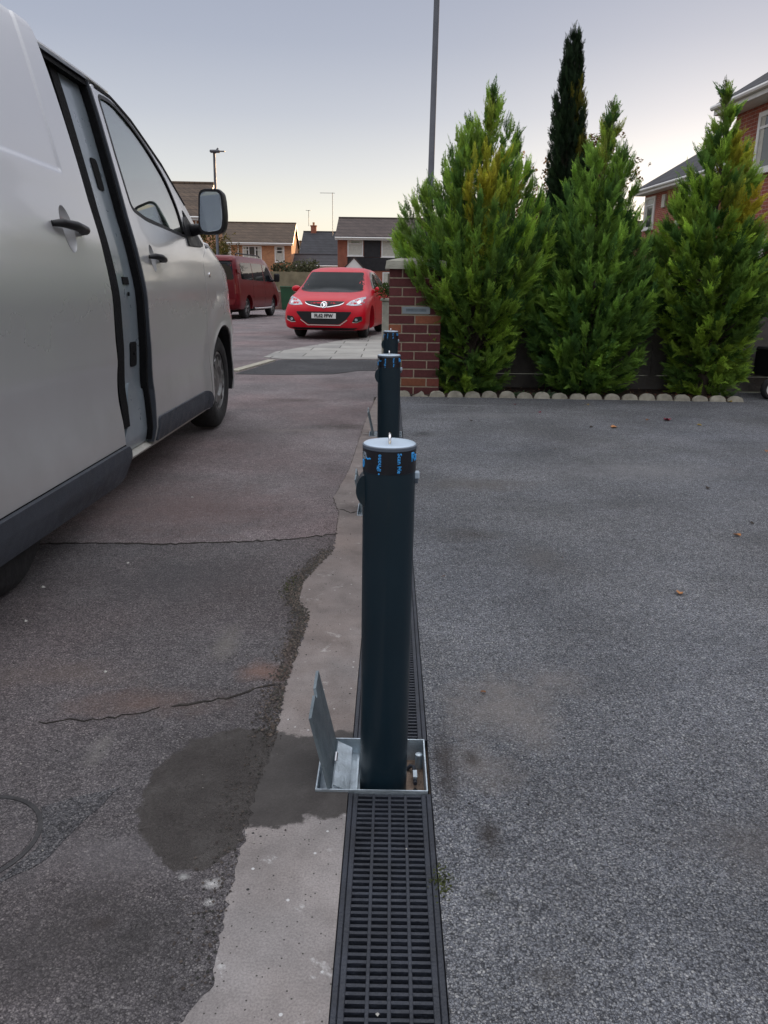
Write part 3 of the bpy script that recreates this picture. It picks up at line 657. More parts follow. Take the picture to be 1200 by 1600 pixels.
for i, (yb, (y0, y1)) in enumerate(zip((1.482, 3.545, 5.555), BOXY)):
    a = BOL if i == 0 else copy_tree(BOL); a.location = (-.001, yb, 0)
    tag(a, LB[i], 'bollard', 'row of telescopic bollards along the drain'); a.rotation_euler = (0, R([.2, -.3, .2][i]), R([0, 2, -3][i]))
    b = BOX if i == 0 else copy_tree(BOX); b.location = (0, y0, 0); tag(b, LG[i], 'ground box', 'ground boxes under the bollards')

# manhole cover at the left edge
mh = gp(-52, 1312); e = empty('manhole_cover', (mh[0], mh[1], 0), 0, 'round dark iron inspection cover cut off by the left edge of the photo', 'manhole')
Rm = .125
MT['iron'] = mat('cast_iron', (.045, .044, .046), .7, .2, 0, .35, 30, .6, 120); MT['ironp'] = mat('worn_cover', (.095, .092, .097), .75, 0, 0, .35, 18, .8, 90)
MB().lathe([(Rm+.010, -.004), (Rm+.010, .0008), (Rm+.001, .0012), (Rm, -.003)], 56, close=False).build('rim', 'iron', e, 40)
MB().lathe([(Rm-.003, -.004), (Rm-.003, .0008), (Rm-.010, .0012), (.001, .0010)], 56, close=False).build('cover', 'tarmac_dark', e, 40)
random.seed(9); fl = jag([(mh[0]+.10, mh[1]+.10), (mh[0]+.24, mh[1]+.17), (mh[0]+.20, mh[1]+.05), (mh[0]+.17, mh[1]-.06), (mh[0]+.11, mh[1]-.12), (mh[0]+.145, mh[1])], .003, .02, True)
MT['sealant'] = asphalt('worn_sealant', (.12, .118, .128), (.26, .25, .25), (1, 1, 1), 140, .3, .003, spots=.1)
sheet('black_sealant', fl, .0005, 'sealant', .003)

# ============================================================= SILVER VAN
VC = -2.195; VW = .96
DZ = ([.15, .20, .30, .42, .55, .75, .95, 1.15, 1.35, 1.60, 1.80, 1.87, 1.93], [.05, .030, .004, .006, .014, .004, .003, .028, .072, .135, .190, .215, .29])
def dz(z): return interp(DZ[0], DZ[1], z)
def nose(y, z):
    n = 0
    if y > 5.95: n += ((y-5.95)/.75)**2.3*.33
    if y < 2.0: n += ((2.0-y)/.4)**2.5*.05
    # windscreen pillar leans in and the wing flares round the arch
    r = math.hypot(y-5.79, z-.35)
    if .34 < r < .62 and z > .2: n -= .022*math.sin((r-.34)/.28*PI)
    return n
FW, RW = 5.79, 2.515
def ell(cy, cz, ry, rz, k=1, n=28): return [(cy+ry*k*math.cos(2*PI*i/n), cz+rz*k*math.sin(2*PI*i/n)) for i in range(n)]
def zz(z): return z if z < 1.35 else 1.35+(z-1.35)*1.165
def vs(s, extra=None):
    def f(y, z, o):
        w = VW-dz(z)-nose(y, z)+o+(extra(y, z) if extra else 0)
        return (VC+s*w, y, zz(z))
    return f
PT = [(1.66, .30), (1.62, .60), (1.64, 1.2), (1.72, 1.70), (1.84, 1.86), (2.2, 1.885), (3.2, 1.90), (3.95, 1.895), (4.32, 1.872), (4.62, 1.81), (5.0, 1.67), (5.35, 1.49), (5.68, 1.305), (5.98, 1.17), (6.25, 1.07), (6.46, .95), (6.60, .76), (6.665, .52), (6.64, .30)]
def arc(cy, r, z0, n=18):
    a0 = math.asin((z0-.35)/r); return [(cy-r*math.cos(a0+(PI-2*a0)*i/n), .35+r*math.sin(a0+(PI-2*a0)*i/n)) for i in range(n+1)]
van = empty('silver_van', (VC, 1.65, 0), 0, 'large silver panel van on the left with its side door slid open', 'van')
def vp(o):      # keep world coordinates, parent to the van's base
    o.parent = van; o.matrix_parent_inverse = Matrix.Translation((-VC, -1.65, 0)); return o
def vpanel(name, outer, holes, s, m, thick=.02, extra=None, parent=None, step=.05, ex=()):
    o = panel(name, outer, holes, vs(s, extra), thick, m, None, step, ex); 
    if parent is None: vp(o)
    else: o.parent = parent; o.matrix_parent_inverse = Matrix.Translation((-VC, -1.65, 0))
    return o
DW = [(4.13, 1.385), (4.105, 1.60), (4.10, 1.835), (4.30, 1.845), (4.53, 1.80), (4.78, 1.71), (4.99, 1.60), (5.10, 1.47), (5.125, 1.315), (4.75, 1.335), (4.33, 1.355)]
DWr = rounded(DW, [.05, 0, .05, .1, .1, .1, .08, .05, .02, .1, .05], 4)
QW = rounded([(5.185, 1.325), (5.19, 1.475), (5.36, 1.40), (5.56, 1.295)], [.02, .03, .06, .02], 4)
for s in (1, -1):
    SG = s
    # rear quarter with its arch
    rq = [(1.66, .30)]+PT[1:5]+[(2.2, 1.885), (2.60, 1.89), (2.62, .235)]+[p for p in reversed(arc(RW, .375, .24))]+[(RW-.375, .235), (1.70, .235)] if False else \
         PT[:5]+[(2.2, 1.885), (2.60 if s > 0 else 3.98, 1.893), (2.60 if s > 0 else 3.98, 1.60)]+([(2.98, 1.60), (2.98, .24)] if False else [(2.60 if s > 0 else 3.98, .24)])+list(reversed(arc(RW-.05, .37, .24)))
    vpanel('rear_quarter', rq, [], s, 'silver')
    if s > 0:   # rail above the open doorway and the sill below it
        vpanel('roof_rail', [(2.6, 1.868), (2.6, 1.893), (3.98, 1.893), (4.045, 1.889), (4.045, 1.868)], [], s, 'clad', .03)
        vpanel('doorway_seal', [(2.62, 1.845), (2.62, 1.866), (4.045, 1.866), (4.045, 1.845)], [], s, 'seal', .05, lambda y, z: -.012)
    # front door with its window opening
    fd = [(4.045, .215), (4.06, .32), (4.085, .50), (4.05, .80), (4.045, 1.86), (4.32, 1.862), (4.58, 1.805), (4.98, 1.665), (5.30, 1.50), (5.58, 1.33), (5.60, 1.275), (5.42, 1.20), (5.33, .95), (5.30, .62), (5.285, .40), (5.30, .215)]
    cut = [((0, .36, 0), (0, 1, 0))]
    d = vpanel('front_door', rounded(fd, [.02, .03, .05, .1, .03, .05, .1, .1, .1, .04, .03, .06, .1, .1, .03, .02]), [DWr, QW]+([ell(4.27, 1.165, .040, .068)] if s > 0 else []), s, 'silver', .022)
    def ring(hole, g, nm, m, off, th=.012):
        cx = sum(p[0] for p in hole)/len(hole); cz = sum(p[1] for p in hole)/len(hole)
        inn = []
        for i, p in enumerate(hole):
            a = Vector(hole[i-1]); b = Vector(hole[(i+1) % len(hole)]); t = (b-a).normalized(); nn = Vector((-t.y, t.x))
            if nn.dot(Vector((cx, cz))-Vector(p)) < 0: nn = -nn
            inn.append((p[0]+nn.x*g, p[1]+nn.y*g))
        vpanel(nm, hole, [inn], s, m, th, lambda y, z: off, step=.1)
        return inn
    i1 = ring(DWr, .017, 'window_seal', 'black_trim', .002); i2 = ring(QW, .012, 'window_seal', 'black_trim', .002)
    vpanel('window', i1, [], s, 'window_glass', .004, lambda y, z: -.006, step=.1); vpanel('quarter_window', i2, [], s, 'window_glass', .004, lambda y, z: -.006, step=.1)
    vpanel('roof_gutter', [(4.10, 1.864), (4.32, 1.866), (4.58, 1.812), (4.98, 1.673), (5.30, 1.508), (5.30, 1.498), (4.98, 1.655), (4.58, 1.795), (4.32, 1.850), (4.10, 1.852)], [], s, 'seal', .02, lambda y, z: .004)
    vpanel('door_cladding', rounded([(4.06, .225), (4.085, .352), (4.62, .352), (5.22, .352), (5.285, .30), (5.29, .225)], [.01, .02, 0, .08, .03, .01]), [], s, 'clad', .014, lambda y, z: .012, step=.1)
    # wing
    wg = [(5.31, .225), (5.30, .62), (5.34, .95), (5.43, 1.20), (5.60, 1.27), (5.70, 1.285)]+PT[13:]+[(6.22, .24)]+list(reversed(arc(FW, .405, .24)))
    vpanel('front_wing', wg, [], s, 'silver')
    for cy, r in ((FW, .405), (RW-.05, .372)):
        A = arc(cy, r, .24); B = arc(cy, r-.012, .24)
        vpanel('arch_lip', A+B[::-1], [], s, 'black_trim', .05, lambda y, z: -.006, step=.5)
        w = MB(); pf = [(p[0], p[1]) for p in arc(cy, r+.004, .24, 16)]; vv = []
        for (y, z) in pf: vv += [(VC+s*.93, y, z), (VC+s*.62, y, z)]
        ff = [(2*i, 2*i+1, 2*i+3, 2*i+2) for i in range(len(pf)-1)]; w.add(vv, ff)
        w.add([(VC+s*.62, y, z) for y, z in pf], [tuple(range(len(pf)))]); vp(w.build('wheel_well', 'darkin'))
    wh = wheel(van, (s*(.92-.105), FW-1.65, .345), .345, .215, s, 'cover'); wh.location.x = s*(.925-.1075)
    wh = wheel(van, (s*.8175, RW-.05-1.65, .345), .345, .215, s, 'cover')
# the sliding door, pushed back along the flank and standing proud of it
crn = [(2.02, 1.43), (3.07, 1.415), (3.115, 1.60), (3.09, 1.83)]
def smooth(a, b, x): t = min(1, max(0, (x-a)/(b-a))); return t*t*(3-2*t)
def door_relief(y, z):
    o = .088
    inside = smooth(3.10, 3.082, y-(z-1.42)*.02)*smooth(1.414, 1.428, z+(3.07-y)*-.012)
    o -= .007*inside
    o += .004*math.exp(-((z-.72)/.05)**2)
    return o
sdp = rounded([(2.02, .225), (2.02, 1.872), (3.24, 1.872), (3.285, 1.60), (3.29, 1.2), (3.275, .80), (3.27, .62), (3.30, .45), (3.305, .20)], [.05, .05, .04, .2, .1, .1, .08, .05, .02])
SD = vpanel('sliding_door', sdp, [ell(2.985, 1.222, .052, .082)], 1, 'silver', .022, door_relief, step=.05,
     ex=[((y, 0, 0), (1, 0, 0)) for y in np.arange(3.07, 3.115, .005)]+[((0, z, 0), (0, 1, 0)) for z in np.arange(1.40, 1.446, .004)]+[((3.275, 0, 0), (1, 0, 0))])
def chi(o): o.parent = SD; o.matrix_parent_inverse = Matrix.Identity(4); return o
sdm = SD.matrix_parent_inverse.copy()
def onsd(o): o.parent = SD; return o
SD.matrix_parent_inverse = Matrix.Identity(4); SD.location = (0, 0, 0)
SD.data.transform(Matrix.Translation((-VC, -1.65, 0)))
def dpanel(name, outer, m, th, ex, step=.1):
    o = panel(name, outer, [], vs(1, ex), th, m, None, step); o.data.transform(Matrix.Translation((-VC, -1.65, 0))); o.parent = SD; return o
dpanel('door_cladding', rounded([(2.02, .205), (2.02, .352), (3.29, .352), (3.318, .33), (3.318, .20), (3.25, .185)], [.02, 0, .01, .01, .02, .03]), 'clad', .03, lambda y, z: .088+.016+(-.012*smooth(.26, .20, z))+.004*smooth(.27, .28, z))
dpanel('cladding_gap', [(2.02, .350), (2.02, .356), (3.30, .356), (3.30, .350)], 'seal', .01, lambda y, z: .0895)
dpanel('door_edge_seal', rounded([(3.25, .30), (3.20, .62), (3.215, 1.6), (3.17, 1.86), (3.195, 1.87), (3.24, 1.6), (3.245, .62), (3.285, .30)], .02), 'seal', .02, lambda y, z: .066)
def bodyhandle(y, z, off, parent, L=.155):
    h = MB(); x = VW-dz(z)+off
    pts = [(x+.004, y-L/2, z+.004), (x+.030, y-L*.38, z+.008), (x+.040, y, z+.004), (x+.034, y+L*.36, z-.004), (x+.006, y+L*.5, z-.008)]
    pts = [(a, b-1.65, c) for a, b, c in pts]; h.tube(pts, [.010, .015, .017, .017, .012], 10)
    o = h.build('handle', 'black_trim', parent, 60)
    h = MB(); h.lathe([(.001, 0), (.0125, 0), (.013, -.03), (.001, -.03)], 16, 'x', (x+.047, y+L*.3-1.65, z-.004)); h.build('lock_barrel', 'black_trim', o, 50)
    c = MB(); nn = 24; ring = [(x+.002, y-.01+.052*math.cos(2*PI*i/nn)-1.65, z-.008+.078*math.sin(2*PI*i/nn)) for i in range(nn)]
    return o
def dish(cy, cz, ry, rz, off, parent):
    v = []; f = []; n_ = 28; K = [(1, .0), (.93, .006), (.78, .018), (.5, .027), (.05, .030)]
    for k, dp in K: v += [(VW-dz(z)+off-dp, y-1.65, z) for y, z in ell(cy, cz, ry, rz, k)]
    for i in range(4):
        for j in range(n_): q = (j+1) % n_; f.append((i*n_+j, i*n_+q, i*n_+n_+q, i*n_+n_+j))
    return MB().add(v, f).build('handle_cup', 'silver', parent, 60)
dish(2.985, 1.222, .052, .082, .089, SD)
bodyhandle(2.985, 1.228, .083, SD, .27)
fh = MB(); y, z = 4.27, 1.165; x = VW-dz(z)
fdh = empty('door_handle', (0, 0, 0)); fdh.parent = van
bodyhandle(4.29, 1.165, .002, fdh, .20)
dish(4.27, 1.165, .040, .068, .001, fdh)
# roof, windscreen, bonnet and the other skins across the car
def skin(name, pts, m, crown, nx=24, thick=.015, inset=0.0, off=0):
    # densify
    ts = [0]
    for a, b in zip(pts[:-1], pts[1:]): ts.append(ts[-1]+math.dist(a, b))
    N = max(6, int(ts[-1]/.06)); rows = []
    for i in range(N+1):
        t = ts[-1]*i/N; y = interp(ts, [p[0] for p in pts], t); z = interp(ts, [p[1] for p in pts], t)
        t2 = min(ts[-1], t+.01); t1 = max(0, t-.01)
        ty = interp(ts, [p[0] for p in pts], t2)-interp(ts, [p[0] for p in pts], t1); tz = interp(ts, [p[1] for p in pts], t2)-interp(ts, [p[1] for p in pts], t1)
        L = math.hypot(ty, tz); ny, nz = -tz/L, ty/L; hw = VW-dz(z)-nose(y, z)-inset; rows.append((y, z, ny, nz, hw, i/N))
    v = []; f = []
    for (y, z, ny, nz, hw, q) in rows:
        for j in range(nx+1):
            s = -1+2*j/nx; s = math.copysign(abs(s)**.9, s); c = crown(q)*(1-abs(s)**2.6)+off; v.append((s*hw, y-1.65+ny*c, zz(z)+nz*c))
    for i in range(N):
        for j in range(nx): a = i*(nx+1)+j; f.append((a, a+1, a+nx+2, a+nx+1))
    mb = MB(); mb.add(v, f); o = mb.build(name, m, van, 60)
    md = o.modifiers.new('s', 'SOLIDIFY'); md.thickness = thick; md.offset = 0
    return o
skin('roof', PT[4:9], 'silver', lambda q: .035*min(1, q*8+.2)); skin('rear_doors', PT[0:5], 'silver', lambda q: .02)
skin('windscreen', PT[8:13], 'window_glass', lambda q: .03+.10*q, thick=.005, inset=.035)
skin('bonnet', PT[12:16], 'silver', lambda q: .13-.03*q); skin('front_bumper', PT[15:19], 'silver', lambda q: .10)
dash = MB(); dash.bbox((-.80, 5.0-1.65, .95), (.80, 5.65-1.65, 1.17), .06); dash.build('dashboard', 'darkin', van, 30)
ub = MB(); ub.box((-.84, .05, .22), (.84, 3.0 if False else 3.72, .30)); ub.box((-.60, 3.72, .22), (.60, 4.9, .30)); ub.box((-.60, .05, .30), (.60, 4.8, .34)); ub.build('floor_pan', 'darkin', van)
li = MB(); li.prism([(-.84, .34), (.80, .34), (.80, 1.2), (.70, 1.60), (.60, 1.88), (-.60, 1.88), (-.70, 1.60), (-.82, 1.2)], 2.33, 2.36, lambda u, v, h: (u, h, v)); li.build('bulkhead', 'darkin', van)          # load bay bulkhead
li = MB(); li.prism([(-.84, .34), (-.80, .34), (-.78, 1.2), (-.58, 1.86), (.58, 1.86), (.58, 1.89), (-.60, 1.89), (-.82, 1.2)], .1, 2.33, lambda u, v, h: (u, h, v)); li.box((.70, .1, .34), (.78, 1.05, 1.40)); li.build('load_bay_lining', 'darkin', van)
# sill under the doors, painted
sl = MB(); sl.prism([(.74, .20), (.918, .195), (.925, .207), (.905, .222), (.86, .235), (.74, .245)], 2.62-1.65, 5.31-1.65, lambda u, v, h: (u, h, v)); sl.build('sill', 'sill', van, 25)
sl = MB(); sl.prism([(.70, .246), (.87, .236), (.83, .30), (.70, .32)], 3.30-1.65, 3.98-1.65, lambda u, v, h: (u, h, v)); sl.build('step_tread', 'earth', van, 25)
# centre pillar seen through the gap, in pale bare-looking paint, with seals and fittings
def pil(name, y0, y1, off, m, z0=.33, z1=1.86, th=.02, par=None):
    P = [(y0+(.10 if z0 < .4 else 0)*0, z0)]+[(y0-.012*math.sin((z-z0)/(z1-z0)*PI), z) for z in np.linspace(z0, z1, 14)][1:-1]+[(y0, z1), (y1, z1), (y1, z0)]
    return vpanel(name, P, [], 1, m, th, lambda y, z: off)
pil('centre_pillar', 3.74, 4.045, -.050, 'jamb', .34, 1.86)
o = vpanel('pillar_foot', rounded([(3.56, .232), (3.66, .30), (3.74, .38), (3.80, .56), (3.83, .56), (4.045, .50), (4.045, .232)], [0, .05, .08, .1, 0, 0, 0]), [], 1, 'jamb', .02, lambda y, z: -.042-.0)
b = MB(); b.box((.55, 3.79-1.65, .34), (.862, 3.798-1.65, .95)); b.build('pillar_return', 'seal', van)
pil('inner_seal', 3.655, 3.74, -.036, 'seal', .36, 1.86, .035); pil('inner_trim', 3.45, 3.654, -.085, 'darkin', .36, 1.86, .03)
pil('outer_seal', 4.018, 4.030, -.014, 'seal', .24, 1.862, .035)
P_ed = rounded([(4.030, .225), (4.044, .32), (4.068, .50), (4.034, .80), (4.030, 1.862), (4.0445, 1.862), (4.0445, .80), (4.083, .50), (4.058, .32), (4.0445, .225)], 0)
vpanel('door_edge', P_ed, [], 1, 'clad', .034, lambda y, z: -.001, step=.06)
def fit(y0, y1, z0, z1, m, nm, off=-.045, r=.02): vpanel(nm, rounded([(y0, z0), (y0, z1), (y1, z1), (y1, z0)], r), [], 1, m, .012, lambda y, z: off, step=.2)
fit(3.86, 3.955, .635, .755, 'seal', 'cable_grommet'); fit(3.845, 3.93, 1.03, 1.065, 'seal', 'striker_slot', r=.004); fit(3.86, 3.94, 1.44, 1.56, 'seal', 'pillar_vent')
for (y, z) in ((3.885, .985), (3.91, .70)): MB().lathe([(.001, .006), (.009, .006), (.010, 0), (.001, 0)], 12, 'x', (VW-dz(z)-.045, y-1.65, z)).build('bolt', 'seal', van)
for z in (1.25, 1.10, .86, .72, .55): MB().lathe([(.001, .006), (.006, .005), (.007, 0), (.001, 0)], 10, 'x', (VW-dz(z)-.084, 3.69-1.65, z)).build('bolt', 'jamb', van)
b = MB(); b.tube([(.69, 2.9-1.65, 1.80), (.695, 3.55-1.65, 1.795), (.68, 3.66-1.65, 1.775), (.66, 3.66-1.65, 1.74)], .022, 8); b.build('door_runner', 'black_trim', van, 40)
MB().box((.62, 3.72-1.65, .225), (.80, 3.80-1.65, .29)).build('sill_recess', 'seal', van)
# seats, steering wheel
for sx in (-.42, .42):
    st = empty('front_seat', (sx, 4.45-1.65, .34)); st.parent = van
    MB().bbox((-.25, -.1, .1), (.25, .42, .36), .05).build('seat_base', 'seat', st, 30)
    Mx = Matrix.Translation((0, -.12, .36)) @ Matrix.Rotation(R(12), 4, 'X')
    MB().bbox((-.24, -.1, 0), (.24, .04, .64), .06, Mx).build('backrest', 'seat', st, 30); MB().bbox((-.13, -.08, .67), (.13, .02, .86), .04, Mx).build('headrest', 'seat', st, 30)
m = MB(); Mw = Matrix.Translation((.42, 4.93-1.65, 1.12)) @ Matrix.Rotation(R(62), 4, 'X')
ring = [Mw @ Vector((.185*math.cos(2*PI*i/28), .185*math.sin(2*PI*i/28), 0)) for i in range(29)]; m.tube(ring, .015, 8); m.tube([Mw @ Vector((-.18, 0, 0)), Mw @ Vector((0, 0, .02)), Mw @ Vector((.18, 0, 0))], .02, 6); m.tube([Mw @ Vector((0, 0, 0)), Mw @ Vector((0, -.18, 0))], .02, 6)
m.build('steering_wheel', 'seat', van, 50)
# door mirrors
for s in (1, -1):
    mr = empty('wing_mirror', (s*1.055, 5.20-1.65, 1.475), R(-6*s)); mr.parent = van
    H = MB(); prf = rounded([(-.088, -.095), (-.075, .135), (.075, .135), (.085, -.03), (.07, -.125), (-.06, -.135)], .045, 5)
    vs_ = []; fs_ = []; n_ = len(prf)
    for k, (sc, yy) in enumerate(((1, -.035), (1.03, -.01), (.98, .05), (.82, .10), (.45, .13))): vs_ += [(u*sc*s, yy, v*sc) for u, v in prf]
    for k in range(4):
        for i in range(n_): j = (i+1) % n_; fs_.append((k*n_+i, k*n_+j, k*n_+n_+j, k*n_+n_+i))
    fs_ += [tuple(range(n_-1, -1, -1)), tuple(range(4*n_, 5*n_))]; H.add(vs_, fs_); H.build('mirror_housing', 'black_trim', mr, 50)
    G_ = MB(); G_.add([(u*s*.87, -.0365-.003*(1-(u/.09)**2), v*.88) for u, v in prf], [tuple(range(n_))]); G_.build('mirror_glass', 'mirror', mr)
    A_ = MB(); A_.tube([(-s*.05, .03, -.09), (-s*.14, .05, -.10), (-s*.21, .07, -.105)], [.032, .036, .05], 10); A_.build('mirror_arm', 'black_trim', mr, 50)
    vpanel('mirror_base', rounded([(5.12, 1.27), (5.13, 1.40), (5.20, 1.44), (5.40, 1.36), (5.50, 1.28)], .02), [], s, 'black_trim', .01, lambda y, z: .010, step=.2)
    MB().lathe([(.001, .006), (.014, .005), (.017, 0), (.001, 0)], 14, 'x' , (s*(VW-dz(1.10)+.001) if s > 0 else -(VW-dz(1.1))-.006, 5.52-1.65, 1.10)).build('side_indicator', 'chrome', van, 40)

# ============================================================= CARS FURTHER AWAY
def loft_car(st, ny=70):
    """body skin from stations; returns bmesh-ready verts/faces in local coordinates (x across, y forward)"""
    ys = [s[0] for s in st]; V = []; F = []; NC = 44
    for i in range(ny+1):
        q = i/ny; q = .5-.5*math.cos(q*PI) if False else q
        y = ys[0]+(ys[-1]-ys[0])*q; zb, hw, zl, hl, zt, ht = [interp(ys, [s[k] for s in st], y) for k in range(1, 7)]
        ctl = [(0, zb), (hw*.72, zb), (hw*.96, zb+.05), (hw, zb+.20*(zl-zb)+.06), (hw*1.0, zb+.62*(zl-zb)), (hl, zl), ((hl+ht)/2+.02, (zl+zt)/2+.0), (ht, zt-.035), (ht*.72, zt-.004), (0, zt+.012)]
        d = [0]
        for a, b in zip(ctl[:-1], ctl[1:]): d.append(d[-1]+max(1e-4, math.dist(a, b)))
        half = [(interp(d, [c[0] for c in ctl], d[-1]*k/(NC//2)), interp(d, [c[1] for c in ctl], d[-1]*k/(NC//2))) for k in range(NC//2+1)]
        ring = half+[(-x, z) for x, z in reversed(half[1:-1])]
        V += [(x, y, z) for x, z in ring]
    n = NC
    for i in range(ny):
        for j in range(n): k = (j+1) % n; F.append((i*n+j, i*n+k, i*n+n+k, i*n+n+j))
    F.append(tuple(range(n-1, -1, -1))); F.append(tuple(range(ny*n, ny*n+n)))
    return V, F
def car(name, loc, rz, st, paint, axles, wr, track, label, cat, ww=.21, scale=1, style='alloy'):
    e = empty(name, loc, rz, label, cat); e.scale = (scale,)*3
    V, F = loft_car(st); mb = MB().add(V, F); body = mb.build('body', paint, e, 50)
    bvh = BVHTree.FromPolygons(V, F)
    cut = MB()
    for ay in axles:
        for s in (-1, 1): cut.lathe([(wr*1.17, s*(track+.25)), (wr*1.17, s*(track-.30))], 28, 'x', (0, ay, wr+.01))
    co_ = cut.build('cut', 'darkin'); md = body.modifiers.new('b', 'BOOLEAN'); md.operation = 'DIFFERENCE'; md.object = co_; md.solver = 'EXACT'
    body.parent = None; bpy.context.view_layer.update()
    me = bpy.data.meshes.new_from_object(body.evaluated_get(bpy.context.evaluated_depsgraph_get())); body.modifiers.clear(); old = body.data; body.data = me; bpy.data.meshes.remove(old)
    me.name = 'body'; me.materials.clear(); me.materials.append(MT[paint])
    for p in me.polygons: p.material_index = 0
    me.polygons.foreach_set('use_smooth', [True]*len(me.polygons)); me.set_sharp_from_angle(angle=R(45)); bpy.data.objects.remove(co_); body.parent = e
    for ay in axles:
        for s in (-1, 1):
            wheel(e, (s*(track-ww/2+.01), ay, wr), wr, ww, s, style)
    MB().box((-track+.28, axles[0]-.5, st[0][1]*0+wr*.6), (track-.28, axles[1]+.4, wr*1.9)).build('underbody', 'darkin', e)
    def front(poly, nm, m, off=.004, th=.01, step=.06, d=-1, par=None, ry=None, extra=()):
        y0 = st[-1][0]+1 if d < 0 else st[0][0]-1
        def f(u, v, o):
            h = bvh.ray_cast(Vector((u, y0, v)), Vector((0, d, 0)))
            if h[0] is None: h = bvh.find_nearest(Vector((u, y0-1 if d < 0 else y0+1, v)))
            return (u, h[0].y-d*(off+o), v)
        return panel(nm, poly, [], f, th, m, par or e, step)
    def side(poly, nm, m, s=1, off=.004, th=.01, step=.08, par=None):
        def f(u, v, o):
            h = bvh.ray_cast(Vector((s*3, u, v)), Vector((-s, 0, 0)))
            if h[0] is None: h = bvh.find_nearest(Vector((s*1, u, v)))
            return (h[0].x+s*(off+o), u, v)
        return panel(nm, poly, [], f, th, m, par or e, step)
    return e, front, side
ST = [(0, .45, .62, .80, .60, .90, .50), (.10, .30, .82, .95, .80, 1.08, .62), (.35, .24, .885, 1.02, .85, 1.33, .60), (.75, .19, .90, 1.02, .865, 1.43, .60), (1.3, .17, .905, 1.0, .87, 1.49, .61), (2.1, .17, .905, .97, .87, 1.51, .62), (2.6, .17, .905, .95, .87, 1.47, .61),
      (3.0, .17, .905, .94, .865, 1.29, .62), (3.3, .17, .905, .93, .86, 1.12, .65), (3.5, .17, .905, .92, .85, 1.005, .68), (3.8, .17, .90, .88, .83, .945, .64), (4.08, .18, .885, .81, .79, .88, .58), (4.28, .19, .86, .72, .74, .80, .50), (4.38, .20, .78, .62, .64, .72, .44), (4.42, .26, .66, .56, .56, .64, .36)]
hb, FR, SI = car('red_hatchback', (-.88, 20.3, 0), PI-R(6.5), ST, 'red', (.80, 3.50), .32, .80, 'bright red five door hatchback parked facing the camera half on the pavement', 'car', scale=.965)
def mir(p): return [(-x, y) for x, y in reversed(p)]
FR(rounded([(-.60, 1.40), (.60, 1.40), (.715, 1.02), (.45, .985), (-.45, .985), (-.715, 1.02)], .04), 'windscreen', 'carglass', .005)
FR([(-.62, .985), (-.45, .965), (.45, .965), (.62, .985), (.715, 1.015), (.45, .984), (-.45, .984), (-.715, 1.015)], 'wiper_cowl', 'black_trim', .006)
gr = rounded([(-.43, .785), (-.2, .79), (.2, .79), (.43, .785), (.35, .705), (.12, .665), (-.12, .665), (-.35, .705)], [.02, 0, 0, .02, .03, .05, .05, .03])
grl = FR(gr, 'grille', 'black_trim', .006)
for sg in (1, -1):
    q = [(-.425, .775), (-.40, .738), (-.33, .705), (-.12, .668), (-.06, .662), (-.06, .676), (-.12, .682), (-.32, .719), (-.388, .748)]
    FR(q if sg > 0 else [(-x, z) for x, z in reversed(q)], 'grille_bar', 'chrome', .012, par=grl)
cc = [(.068*math.cos(2*PI*i/20), .715+.068*math.sin(2*PI*i/20)) for i in range(20)]
bd = FR(cc, 'badge', 'chrome', .018, .02); c2 = [(.055*math.cos(2*PI*i/20), .715+.055*math.sin(2*PI*i/20)) for i in range(20)]
FR(c2, 'badge_field', 'black_trim', .0205, .004, par=bd)
FR([(-.035, .69), (-.01, .74), (.025, .765), (.045, .75), (.015, .735), (.02, .71), (.0, .70), (.03, .675), (.01, .665), (-.02, .685)], 'badge_beast', 'chrome', .0235, .003, par=bd); FR([(-.045, .70), (-.03, .75), (-.015, .76), (-.02, .72)], 'badge_beast', 'chrome', .0235, .003, par=bd)
lg = FR(rounded([(-.60, .575), (.60, .575), (.48, .42), (.33, .315), (-.33, .315), (-.48, .42)], .04), 'lower_grille', 'black_trim', .006)
FR([(-.50, .42), (-.34, .308), (.34, .308), (.50, .42), (.50, .40), (.345, .292), (-.345, .292), (-.50, .40)], 'grille_trim', 'chrome', .012, par=lg)
pl = FR([(-.26, .435), (.26, .435), (.26, .545), (-.26, .545)], 'number_plate', 'plate', .018, .01)
txt('FL62 FFW', .098, 'ink', 'plate_text', pl, lambda x, y, h: (-x*.95 if False else -x*.95, 4.42+.030+h, .489+y), .002, bold=.0035)
FR([(-.62, .20), (.62, .20), (.72, .245), (-.72, .245)], 'lower_lip', 'black_trim', .006)
hl = rounded([(.46, .715), (.54, .795), (.70, .86), (.815, .885), (.83, .79), (.80, .72), (.66, .695)], [.01, .05, .05, .02, .05, .04, .05])
